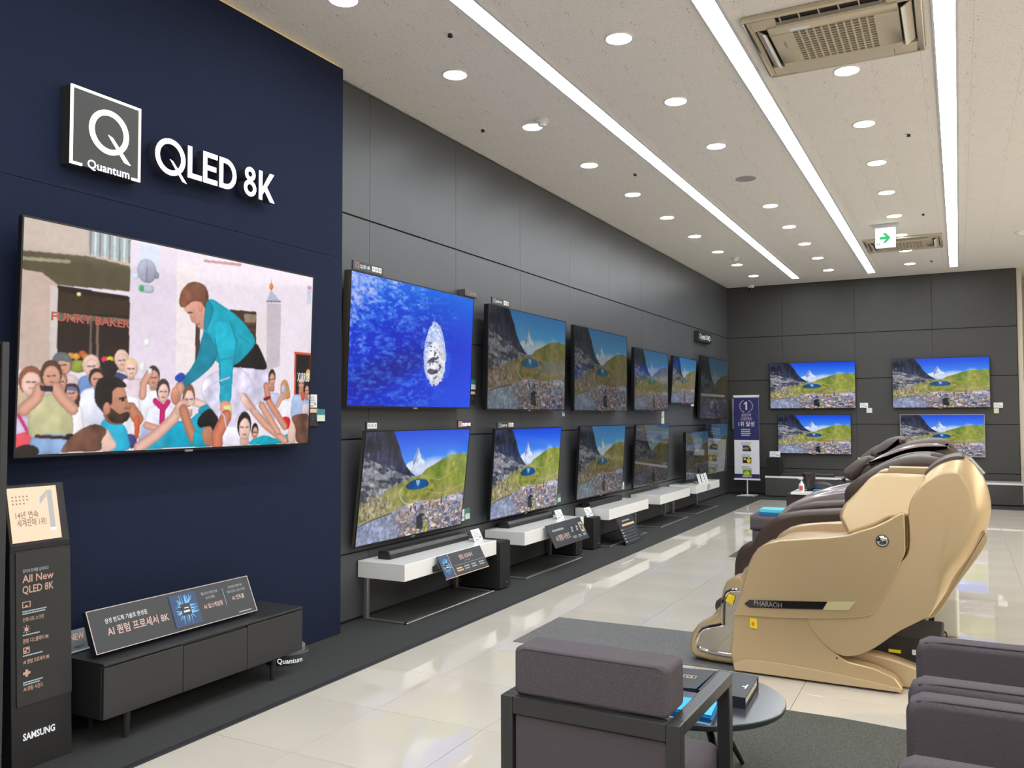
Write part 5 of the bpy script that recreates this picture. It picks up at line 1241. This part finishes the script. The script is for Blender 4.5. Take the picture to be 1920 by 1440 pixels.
def brown(label, y, gloss):
    W = 0.80; sx = -0.12
    t = thing('massage_chair', label, 'massage chair', (sx, y, 0), 0, 'massage chairs')
    M1 = M_BROWN; M2 = M_MAUVE if gloss else M_BROWN
    base = [(-1.10, .02), (-.25, .02), (-.30, .12), (-.60, .26), (-.70, .36), (-1.08, .36)]
    for ya, yb in ((0.02, .12), (W-.12, W-.02)): puff(spline(base, 4), ya, yb, .02, steps=3).build('base_side', M1, t, smooth=True)
    MB().box(-.95, -.10, .15, W-.15, .03, .24).build('motor_box', M_BLKM, t, bevel=.01)
    if not gloss:
        arm = [(-1.19, .36), (-1.165, .46), (-1.135, .57), (-1.09, .655), (-1.02, .725), (-.955, .765), (-.86, .792), (-.70, .812), (-.52, .828), (-.30, .84), (-.25, .60), (-.40, .42), (-.80, .36)]
    else:
        arm = [(-1.22, .48), (-1.20, .58), (-1.15, .66), (-1.07, .735), (-.97, .788), (-.84, .832), (-.66, .876), (-.50, .90), (-.30, .91), (-.25, .60), (-.40, .42), (-.80, .38)]
    for ya, yb in ((0, .16), (W-.16, W)):
        puff(spline(arm, 4), ya, yb, .035, steps=5).build('arm_cover', M1 if not gloss else M_MAUVE, t, smooth=True)
    if gloss:
        st = [(-1.18, .56), (-1.10, .655), (-.98, .715), (-.80, .752), (-.55, .78), (-.55, .755), (-.80, .725), (-.98, .685), (-1.10, .62)]
        puff(spline(st, 3), -.008, .10, .008, steps=2).build('arm_trim', M_PIANO, t, smooth=True)
    seat = [(-1.10, .40), (-1.06, .58), (-.95, .66), (-.70, .70), (-.45, .72), (-.40, .50), (-.60, .40)]
    puff(spline(seat, 4), .16, W-.16, .05, steps=4).build('seat', M_BROWN2, t, smooth=True)
    shell = [(-.55, .86), (-.545, .95), (-.47, 1.03), (-.36, 1.10), (-.245, 1.155), (-.135, 1.178), (-.03, 1.175), (.07, 1.14), (.14, 1.06), (.15, .93), (.08, .76), (-.05, .55), (-.18, .40), (-.40, .26), (-.55, .25), (-.60, .45), (-.56, .70)]
    if gloss: shell = [(x, z+.045 if z > .8 else z) for x, z in shell]
    for ya, yb in ((.0, .14), (W-.14, W)): puff(spline(shell, 4), ya, yb, .05, steps=5).build('back_wing', M1, t, smooth=True)
    puff([(x+.02, z) for x, z in inset(spline(shell, 4), .05)], .14, W-.14, .03, steps=3).build('back_shell', M1 if not gloss else M_PIANO, t, smooth=True)
    if gloss:
        tr = [(-.50, 1.07), (-.40, 1.135), (-.27, 1.190), (-.13, 1.222), (-.02, 1.226), (.05, 1.20), (.0, 1.195), (-.13, 1.190), (-.27, 1.155), (-.40, 1.09)]
        puff(spline(tr, 4), -.01, .08, .012, steps=3).build('back_trim', M_MAUVE, t, smooth=True)
    lin = [(-.62, .72), (-.56, .94), (-.45, 1.08), (-.30, 1.20), (-.10, 1.252), (.03, 1.245), (.08, 1.19), (-.10, 1.10), (-.35, .85), (-.45, .65)] if gloss else [(-.60, .70), (-.52, .95), (-.40, 1.06), (-.20, 1.16), (-.05, 1.17), (-.15, 1.05), (-.40, .75)]
    puff(spline(lin, 4), .16, W-.16, .05, steps=4).build('back_cushion', M_BROWN2, t, smooth=True)
    if gloss:
        pil = [(-.50, 1.13), (-.44, 1.20), (-.36, 1.255), (-.28, 1.265), (-.25, 1.235), (-.32, 1.16), (-.43, 1.07)]
        puff(spline(pil, 5), .24, W-.24, .05, steps=5).build('head_pillow', M_BROWN2, t, smooth=True)
        puff(spline([(x-.10, z-.06) for x, z in pil], 5), .34, W-.28, .05, steps=5).build('neck_pillow', M_BROWN2, t, smooth=True)
        puff(spline([(x-.20, z-.15) for x, z in pil], 5), .18, W-.34, .06, steps=5).build('shoulder_pad', M_BROWN2, t, smooth=True)
    ft = [(-1.08, .56), (-1.17, .56), (-1.24, .52), (-1.28, .44), (-1.29, .33), (-1.30, .20), (-1.42, .13), (-1.40, .04), (-1.20, .02), (-1.06, .06)]
    for ya, yb in ((.10, .26), (W-.26, W-.10)): puff(spline(ft, 4), ya, yb, .04, steps=4).build('footrest_side', M1, t, smooth=True)
    puff(inset(spline(ft, 4), .03), .26, W-.26, .03, steps=3).build('calf_pad', M_BROWN2, t, smooth=True)
    return t
brown('dark brown matt massage chair directly behind the gold one', 5.88, False)
brown('brown massage chair with glossy mauve trim and pillows, farthest of the row', 6.93, True)

# floor mats
b = MB(); b.add([(-2.542, 4.838, .004), (-1.05, 4.845, .004), (-1.05, 5.60, .004), (-2.549, 5.557, .004), (-2.542, 4.838, .0), (-1.05, 4.845, .0), (-1.05, 5.60, .0), (-2.549, 5.557, .0)], [(0, 1, 2, 3), (4, 5, 1, 0), (5, 6, 2, 1), (6, 7, 3, 2), (7, 4, 0, 3)])
tag(b.build('floor_mat', M_MAT), 'grey felt mat with loose threads under the footrest of the gold massage chair', 'mat')
tag(MB().box(-2.10, -0.6, 8.70, 10.6, 0, .004).build('floor_mat', M_MAT2), 'dark mat under the ottoman beyond the massage chairs', 'mat')
rgx = MB(); nn = 30
near = [(-1.30, 1.2), (1.2, 1.2), (1.2, 4.17), (-.254, 4.292), (-.52, 4.318), (-.791, 4.313), (-1.02, 4.25), (-1.30, 4.10)]
rgx.add([(x, y, .009) for x, y in near]+[(x, y, 0) for x, y in near], [tuple(range(8))]+[(i+8, (i+1) % 8+8, (i+1) % 8, i) for i in range(8)])
rg_ = tag(rgx.build('rug', M_MAT2), 'olive grey rug under the round table and armchairs', 'rug')

# ---------------------------------------------------------------- foreground armchair seen from behind
t = thing('armchair', 'armchair with dark square frame and grey mauve cushions, seen from behind', 'armchair', (-0.937, 2.215, 0.009), -0.02)
hw, q, D = 0.272, 0.040, 0.535
fr = MB()
for sx in (-1, 1):
    a, c = sorted((sx*hw, sx*(hw-q)))
    MB().box(a, c, 0, q, 0, .611).build('leg', M_FRAME, t, bevel=.003); MB().box(a, c, D-q, D, 0, .575).build('leg', M_FRAME, t, bevel=.003)
    MB().box(a, c, q, D, .575, .611).build('armrest', M_FRAME, t, bevel=.003)
    MB().box(a, c, q, D-q, .17, .22).build('side_rail', M_FRAME, t, bevel=.003)
MB().box(-hw+q, hw-q, 0, .036, .562, .611).build('back_rail', M_FRAME, t, bevel=.003)
MB().box(-hw+q, hw-q, .004, .034, .17, .22).build('back_rail', M_FRAME, t, bevel=.003)
MB().box(-hw+q, hw-q, D-.036, D-.002, .17, .22).build('front_rail', M_FRAME, t, bevel=.003)
puff([(-hw+q+.002, .222), (hw-q-.002, .222), (hw-q-.002, .558), (-hw+q+.002, .558)], .012, .060, .008, steps=2).build('back_panel', M_FABRIC, t, smooth=True)
bc = rrect(-.238, .234, .6115, .752, .020)
bk = puff(bc, .020, .160, .013, depth=.015, steps=4).build('back_cushion', M_FABRIC, t, smooth=True)
MB().tube([(-.224, .028, .725), (-.218, .0225, .738), (-.205, .022, .7455), (.200, .022, .7455), (.215, .0225, .739), (.222, .028, .726)], .0028, 6).build('piping', mat('piping_fabric', (.062, .054, .058), .9), bk)
puff(rrect(-hw+q+.002, hw-q-.002, .224, .385, .035), .07, D+.010, .03, steps=4).build('seat_cushion', M_FABRIC, t, smooth=True)

# round table and what lies on it
TCX, TCY, TZ, TR = -0.92, 3.31, 0.345, 0.325
t = thing('round_table', 'low round slate table on three splayed black legs', 'table', (TCX, TCY, 0.009))
zt = TZ-.009
MB().lathe([(TR-.012, zt-.026), (TR-.003, zt-.020), (TR, zt-.012), (TR, zt-.003), (TR-.003, zt)], 72).build('table_top', M_TABLE, t, smooth=True)
MB().lathe([(.05, zt-.05), (.06, zt-.026)], 20).build('hub', M_BLKM, t)
for a in (1.18, 1.18+2*PI/3, 1.18+4*PI/3):
    MB().tube([(.05*math.cos(a), .05*math.sin(a), zt-.035), (.17*math.cos(a), .17*math.sin(a), zt*.45), (.28*math.cos(a), .28*math.sin(a), .004)], [.016, .014, .009], 10).build('leg', M_BLK, t, smooth=True)
K = (CAM_H-(TZ+.04))/(CAM_H-.46)      # measured at z=.46, moved along the same plan to the lower top
def slab(name, m, c4, z0, z1, parent=None, k=K):
    b = MB(); n = len(c4)
    b.add([(x*k, y*k, z0) for x, y in c4]+[(x*k, y*k, z1) for x, y in c4], [tuple(range(n-1, -1, -1)), tuple(range(n, 2*n))]+[(i, (i+1) % n, (i+1) % n+n, i+n) for i in range(n)])
    return b.build(name, m, parent)
def at_mid(c4): return (sum(x for x, y in c4)/4*K, sum(y for x, y in c4)/4*K)
def rel(o, root):
    for v_ in o.data.vertices: v_.co -= Vector(root.location)
    o.parent = root
def flat_text(txt, size, x, y, z, ang, m, root, width=None, bold=.01):
    b = MB().text(txt, size, 0, 0, 0, 'CENTER', bold, width=width)
    o = b.build('lettering', m, root); o.rotation_euler = (-PI/2, 0, ang); o.location = Vector((x, y, z))-Vector(root.location)
    return o
A4 = [(-.952, 3.023), (-.855, 3.040), (-.845, 3.290), (-.972, 3.267)]
c = at_mid(A4); r = thing('presentation_folder', 'flat black folder with square emblem on the round table', 'folder', (*c, TZ))
rel(slab('cover', M_NAVYB, A4, TZ+.001, TZ+.036), r)
fx, fy = -.915*K, 3.165*K
e = MB(); s = .026
e.box(-s, s, -s*.8, -s*.8+.003, 0, .001).box(-s, s, s*.8-.003, s*.8, 0, .001).box(-s, -s+.003, -s*.8, s*.8, 0, .001).box(s-.003, s, -s*.8, s*.8, 0, .001)
for k in range(20):
    a0, a1 = 2*PI*k/20, 2*PI*(k+1)/20
    e.add([(.014*math.cos(a0), .014*math.sin(a0), .001), (.014*math.cos(a1), .014*math.sin(a1), .001), (.009*math.cos(a1), .009*math.sin(a1), .001), (.009*math.cos(a0), .009*math.sin(a0), .001)], [(0, 1, 2, 3)])
e.box(.004, .016, -.013, -.009, 0, .001)
o = e.build('emblem', mat('emblem_gold', (.55, .42, .30), .4), r); o.location = Vector((fx, fy, TZ+.0365))-Vector(r.location)
G4 = [(-.842, 3.018), (-.673, 3.006), (-.684, 3.277), (-.838, 3.288)]
c = at_mid(G4); r = thing('slipcase_book', 'black slipcase with cream page edges at the right of the round table', 'book', (*c, TZ))
rel(slab('case', M_NAVYB, G4, TZ+.001, TZ+.006), r); rel(slab('case', M_NAVYB, G4, TZ+.036, TZ+.041), r)
rel(slab('spine', M_NAVYB, [G4[0], (G4[0][0]+.015, G4[0][1]), (G4[3][0]+.015, G4[3][1]), G4[3]], TZ+.006, TZ+.036), r)
rel(slab('end_wall', M_NAVYB, [G4[0], G4[1], (G4[1][0], G4[1][1]+.006), (G4[0][0], G4[0][1]+.006)], TZ+.006, TZ+.036), r)
rel(slab('end_wall', M_NAVYB, [(G4[3][0], G4[3][1]-.006), (G4[2][0], G4[2][1]-.006), G4[2], G4[3]], TZ+.006, TZ+.036), r)
rel(slab('pages', M_PAPER, [(-.82, 3.026), (-.679, 3.016), (-.688, 3.268), (-.82, 3.278)], TZ+.007, TZ+.034), r)
b = MB().box(-.006, .006, -.006, .006, 0, .0006)
for k in range(6): b.box(.006, .012, -.025+.009*k, -.018+.009*k, 0, .0006)
o = b.build('cover_print', M_WHITEP, r); o['kind'] = 'stuff'; o.location = Vector((-.705*K, 3.13*K, TZ+.0411))-Vector(r.location)
B4 = [(-.922, 2.955), (-.722, 2.942), (-.722, 3.012), (-.940, 3.028)]
c = at_mid(B4); r = thing('booklet', 'blue grey booklet with pale pages between the folder and the cyan brochures', 'book', (*c, TZ))
rel(slab('pages', M_CARD, B4, TZ+.001, TZ+.024), r); rel(slab('cover', M_NAVYC, [(x*1.001, y) for x, y in B4], TZ+.024, TZ+.027), r)
b = MB().text('SAMSUNG', .012, 0, 0, 0, 'LEFT', .02); o = b.build('lettering', M_WHITEP, r)
for v_ in o.data.vertices: v_.co = (v_.co.x, v_.co.z, 0)
o.rotation_euler = (0, 0, PI/2); o.location = Vector((-.905*K, 2.96*K, TZ+.0275))-Vector(r.location)
C4 = [(-.885, 2.808), (-.738, 2.797), (-.752, 2.935), (-.910, 2.938)]
CY = ['lowest', 'second lowest', 'middle', 'second highest', 'topmost']
for k in range(5):
    c = at_mid(C4); z0 = TZ+.001+.0068*k
    r = thing('brochure', f'{CY[k]} of the cyan brochures stacked on the round table behind the armchair', 'brochure', (c[0], c[1], z0), 0, 'cyan brochures')
    j = [(x+.002*((k*7) % 3-1), y+.002*((k*5) % 3-1)) for x, y in C4]
    rel(slab('pages', M_CARD if k == 0 else mat('blue_pages', (.01, .14, .42), .5), j, z0, z0+.0048), r)
    rel(slab('cover', M_CYAN, [(x*1.0005, y*1.0002) for x, y in j], z0+.0048, z0+.0062), r)

# ---------------------------------------------------------------- armchairs at the right edge
def tub(label, y0, y1, h):
    t = thing('sofa_chair', label, 'armchair', (-0.155, y0, 0.009), 0, 'upholstered chairs at the right')
    W = y1-y0; aw = .105
    ap = [(0.0, .06), (0.0, h-.05), (.012, h-.018), (.045, h), (.30, h), (.70, h+.01), (.72, .06)]
    for a in (0.0, W-aw):
        o = puff(ap, a, a+aw, .028, depth=.034, steps=5).build('arm', M_FABRIC, t, smooth=True)
        MB().tube([(.03, a+.012, h-.012), (.10, a+.012, h-.006), (.68, a+.012, h-.004)], .003, 6).build('piping', mat('piping_fabric', (.062, .054, .058), .9), o)
    puff([(.02, .10), (.02, .38), (.05, .42), (.58, .42), (.58, .10)], aw, W-aw, .03, steps=4).build('seat_cushion', M_FABRIC, t, smooth=True)
    puff([(.56, .10), (.60, .66), (.64, .70), (.70, .70), (.74, .66), (.74, .10)], aw*.5, W-aw*.5, .03, steps=4).build('backrest', M_FABRIC, t, smooth=True)
    for x in (.05, .68):
        for y in (.05, W-.05): MB().box(x-.018, x+.018, y-.018, y+.018, 0, .062).build('leg', M_BLK, t)
tub('grey mauve upholstered chair at the right edge, nearer the gold massage chair', 2.865, 3.500, .625)
tub('grey mauve upholstered chair in the bottom right corner', 2.215, 2.850, .610)

# ---------------------------------------------------------------- things beyond the chairs
t = thing('power_box', 'white rounded box with dark cable slot on the floor behind the gold chair', 'box', (-.150, 6.40, 0))
MB().box(-.125, .125, -.19, .19, 0.0, .255).build('case', mat('cream_plastic', (.72, .72, .64), .4), t, bevel=.022, seg=4, smooth=True)
MB().box(-.052, -.018, -.194, -.186, .045, .195).build('slot', M_BLK, t, bevel=.003)
MB().tube([(-.03, -.196, .08), (.0, -.235, .075), (.05, -.25, .04), (.055, -.24, .006), (.12, -.25, .005)], .006, 8).build('cable', M_BLK, t)
t = thing('ottoman', 'grey upholstered ottoman with brochures on it, left of the brown massage chairs', 'ottoman', (-1.62, 9.45, .004))
puff([(-.36, .22), (.36, .22), (.36, .37), (-.36, .37)], -.30, .30, .04, steps=4).build('cushion', M_FABRIC, t, smooth=True)
puff([(-.34, .04), (.34, .04), (.34, .215), (-.34, .215)], -.29, .29, .03, steps=3).build('base', M_FABRIC, t, smooth=True)
for sx in (-1, 1):
    for sy in (-1, 1): MB().box(sx*.28-.02, sx*.28+.02, sy*.22-.02, sy*.22+.02, 0, .05).build('leg', M_BLK, t)
for k, (dx, dz, m, lb) in enumerate(((0, 0, mat('deep_blue_cover', (.0, .16, .50), .4), 'deep blue brochure pack on the ottoman'), (.0, .035, mat('aqua_cover', (.12, .62, .75), .4), 'aqua brochure on top of the deep blue pack on the ottoman'))):
    o = tag(MB().box(-.17, .17, -.12, .12, 0, .033).build('brochure', m, None, (-1.72+dx, 9.33, .3755+dz), bevel=.002), lb, 'brochure', 'brochures on the ottoman')
tag(MB().box(-.15, .15, -.11, .11, 0, .02).build('catalogue', mat('beige_cover', (.55, .45, .36), .5, noise=(30, .4)), None, (-1.66, 9.61, .3755), bevel=.002), 'beige catalogue on the ottoman behind the blue brochures', 'catalogue')
# consultation desk further back
t = thing('counter_desk', 'low desk with white top and dark sides behind the massage chairs', 'desk', (-1.30, 11.15, 0))
MB().box(-.56, .56, -.22, .30, .455, .485).build('top', M_WHITE, t, bevel=.003)
MB().box(-.62, .52, -.18, .28, .0, .455).build('body', mat('brown_grey_side', (.035, .030, .028), .4), t, bevel=.003)
t = thing('pump_bottle', 'white pump bottle on the desk behind the massage chairs', 'bottle', (-1.745, 11.02, .486))
MB().lathe([(.030, 0), (.033, .006), (.033, .085), (.022, .105), (.012, .115)], 18).build('body', M_WHITE, t, smooth=True)
MB().lathe([(.012, .115), (.012, .130), (.004, .131), (.004, .150)], 12).build('cap', M_CARD, t)
MB().box(-.035, .008, -.006, .006, .150, .162).build('nozzle', M_CARD, t)
MB().box(-.020, .020, -.0345, -.032, .02, .075).build('label', mat('red_print', (.55, .12, .10), .5), t)
t = thing('cone_shade', 'dark tapered pot on the desk, wide at the top', 'pot', (-1.68, 11.22, .486))
MB().lathe([(.030, .0), (.040, .05), (.085, .20), (.090, .22), (.080, .22), (.03, .06)], 28).build('body', mat('dark_bronze', (.06, .045, .042), .2, metal=.5), t, smooth=True)
MB().lathe([(.070, .0), (.070, .008)], 20).build('foot', M_BLK, t)
t = thing('tablet', 'black tablet tilted up on the desk behind the massage chairs', 'tablet', (-1.27, 11.20, .487), -.3, None, 0.0)
m4 = Matrix.Rotation(.45, 4, 'Y')
MB().box(-.15, .15, -.10, .10, .078, .088, m4).build('body', M_BLK, t, bevel=.003); MB().box(-.14, .14, -.09, .09, .088, .090, m4).build('screen', mat('tablet_glass', (.03, .032, .035), .15), t)
MB().prism([(-.10, 0), (.12, 0), (-.05, .10)], -.05, .05).build('stand', M_BLKM, t)
tag(MB().box(-.11, .11, -.08, .08, 0, .03).build('brochure', mat('deep_blue_cover', (.0, .16, .5), .4), None, (-1.50, 11.10, .486), bevel=.002), 'deep blue brochure on the desk behind the massage chairs', 'brochure')
o = thing('bag', 'grey folded bag lying on the desk', 'bag', (-1.56, 11.36, .487)); puff(spline([(-.14, 0), (.14, 0), (.12, .07), (.02, .10), (-.09, .08)], 5), -.08, .08, .03, steps=4).build('body', mat('grey_bag', (.07, .068, .075), .8), o, smooth=True)

# ---------------------------------------------------------------- far wall furniture
CB = ['low charcoal cabinet with white top under the lower left far television', 'low charcoal cabinet with white top in the middle of the far wall, mostly hidden', 'low charcoal cabinet with white top at the right end of the far wall']
for k, x0 in enumerate((-3.038, -1.712, -.40)):
    t = thing('low_cabinet', CB[k], 'cabinet', (x0, 15.30, .008), 0, 'low cabinets along the far wall'); L = 1.258
    MB().box(.006, L-.006, .006, .44, .02, .330).build('body', mat('cabinet_grey', (.058, .056, .054), .5), t, bevel=.002, seg=1)
    MB().box(0, L, 0, .45, .330, .360).build('top', M_WHITE, t, bevel=.002, seg=1)
    MB().box(.03, L-.03, .03, .42, 0, .02).build('plinth', M_BLKM, t)
t = thing('speaker_box', 'tall black speaker on the far cabinet beside the banner', 'speaker', (-2.90, 15.48, .369))
MB().box(-.115, .115, -.13, .13, 0, .325).build('cabinet', M_BLKM, t, bevel=.003); MB().box(-.108, .108, -.137, -.13, .008, .317).build('grille_cloth', mat('speaker_cloth', (.010, .010, .011), .9), t)
soundbar('long black sound bar on the far cabinet', (-2.34, 15.50, .369), .86, 0, .09, .06)
price_card('white price card standing on top of the far speaker', (-2.888, 15.44, .696), .18, .10, 0, -.2, grp='price cards on the far side')

# banner stand with emblem
t = thing('banner_stand', 'tall narrow blue and white banner on a thin pole in the far corner', 'banner', (-3.345, 15.30, .008))
bw, z0, z1 = .218, .290, 1.760
MB().box(-bw, bw, -.004, .004, z0+.58*0, z1).build('cloth', M_WHITEP, t)
MB().box(-bw, bw, -.006, -.004, .985, 1.74).build('print', M_NAVYP, t); MB().box(-bw, bw, -.006, -.004, z0+.02, z0+.095).build('print', M_NAVYP, t)
MB().box(-bw-.01, bw+.01, -.010, .010, z1-.005, z1+.022).build('rail', M_CARD, t); MB().box(-bw-.01, bw+.01, -.010, .010, z0-.012, z0+.014).build('rail', M_CARD, t)
MB().tube([(0, .012, 0.012), (0, .012, z1)], .012, 10).build('pole', M_ALU, t)
ft_ = MB().box(-.06, .06, -.15, .15, .004, .014)
ft_.tube([(-.15, -.14, .004), (0, -.03, .012), (.15, -.14, .004)], .010, 8); ft_.tube([(-.15, .14, .004), (0, .03, .012), (.15, .14, .004)], .010, 8)
ft_.build('foot', M_ALU, t)
e = MB()
for s_x in (-1, 1):
    for k in range(9):
        a = math.radians(-72+k*16); cx, cz = s_x*.105*math.cos(a), 1.585+.105*math.sin(a)
        d = a+PI/2-.5
        l, wd = .026, .010
        ax, az = s_x*math.cos(d), math.sin(d)
        e.add([(cx, -.0075, cz), (cx+ax*l*.5-az*wd*s_x, -.0075, cz+az*l*.5+ax*wd*s_x), (cx+ax*l, -.0075, cz+az*l), (cx+ax*l*.5+az*wd*s_x, -.0075, cz+az*l*.5-ax*wd*s_x)], [(0, 1, 2, 3)])
e.add([(x, -.0075, z) for x, z in [(-.012, 1.52), (.018, 1.52), (.018, 1.665), (-.006, 1.665), (-.040, 1.638), (-.040, 1.612), (-.012, 1.628)]], [tuple(range(7))])
e.build('emblem', mat('banner_silver', (.62, .60, .62), .4), t)
b = MB().text('삼성전자', .062, 0, 1.405, -.0075, 'CENTER', .005, width=.17).text('고객만족도', .062, 0, 1.335, -.0075, 'CENTER', .005, width=.21); b.build('lettering', mat('banner_rose', (.62, .52, .62), .5), t)
b = MB().text('1위 달성', .095, 0, 1.235, -.0075, 'CENTER', .012, width=.275); rows(b, -.09, 1.165, .18, 4, .014, .034, -.0075, 61)
b.text('SAMSUNG', .042, 0, z0+.040, -.0075, 'CENTER', .03, width=.16); b.build('lettering', M_WHITEP, t)
b = MB()
for k, z in enumerate((.930, .712, .505)): rows(b, -.095, z, .19, 2, .013, .026, -.006, 70+k)
b.build('lettering', M_CARDINK, t)
for k, (z, m) in enumerate(((.785, M_NAVYP), (.575, mat('night_print', (.012, .012, .03), .5)), (.360, mat('leaf_print', (.09, .30, .04), .5)))):
    o = MB().box(-.072, .078, -.0065, -.004, z, z+.105).build('picture', m, t)
    y = MB()
    if k == 0: y.text('KCSI', .045, -.058, z+.035, -.0075, bold=.02, width=.085); y.add([(.03, -.0075, z+.105), (.078, -.0075, z+.105), (.078, -.0075, z+.03), (.055, -.0075, z+.075)], [(0, 1, 2, 3)])
    if k == 1: y.prism([(.035+.035*math.cos(a*PI/6), z+.045+.040*math.sin(a*PI/6)) for a in range(12)], -.0078, -.0066); y.prism([(.035+.018*math.cos(a*PI/6), z+.085+.018*math.sin(a*PI/6)) for a in range(12)], -.0078, -.0066); y.box(-.055, -.01, -.0078, -.0066, z+.06, z+.085)
    if k == 2:
        for j, hh in enumerate((.035, .055, .075, .05)): y.box(-.055+.026*j, -.037+.026*j, -.0078, -.0066, z+.01, z+.01+hh)
    y.build('print', M_YEL, o)
t = thing('wall_box', 'slim grey control box on the far wall behind the banner', 'box', (-3.64, 15.74, 1.18))
MB().box(-.06, .10, 0, .04, 0, .56).build('case', mat('grey_case', (.30, .30, .30), .5), t, bevel=.003); MB().box(-.03, .0, -.004, 0, .24, .32).build('handle', M_BLK, t)

# slice of the next shop area past the end of the far wall
t = thing('display_unit', 'dark shop unit seen past the right end of the far wall', 'shelf', (1.20, 16.6, 0))
MB().box(-.25, .9, 0, .4, 0, 1.25).build('base', M_BLKM, t, bevel=.004); MB().box(-.27, .92, -.03, .42, 1.25, 1.36).build('counter', mat('grey_blue', (.12, .13, .17), .4), t, bevel=.004)
MB().box(-.22, .9, .30, .4, 1.36, ZC-.05).build('back_panel', mat('cream_panel', (.62, .58, .50), .4), t); MB().box(-.25, .9, .05, .32, 2.02, 2.10).build('shelf', mat('shelf_grey', (.20, .20, .21), .5), t)
MB().box(-.16, .9, .26, .30, 2.2, ZC-.08).build('purple_board', mat('plum_board', (.06, .015, .055), .4), t)
t = thing('office_chair', 'cream swivel chair at the right picture edge before the far wall', 'chair', (1.16, 14.9, 0), .5)
puff(spline([(-.22, .42), (.22, .42), (.20, .47), (-.20, .47)], 4), -.2, .22, .02, steps=3).build('seat', mat('cream_leather', (.62, .55, .42), .5), t, smooth=True)
puff(spline([(-.20, .52), (.20, .52), (.19, .86), (.0, .90), (-.19, .86)], 4), .20, .25, .018, steps=3).build('backrest', mat('cream_leather', (.62, .55, .42), .5), t, smooth=True)
MB().tube([(0, 0, .05), (0, 0, .42)], .03, 10).build('column', M_CHROME, t); MB().box(-.03, .03, .20, .27, .40, .56).build('bracket', M_CHROME, t)
for k in range(5):
    a = 2*PI*k/5; MB().tube([(0, 0, .08), (.26*math.cos(a), .26*math.sin(a), .04), (.27*math.cos(a), .27*math.sin(a), .0)], .016, 8).build('leg', M_CHROME, t)
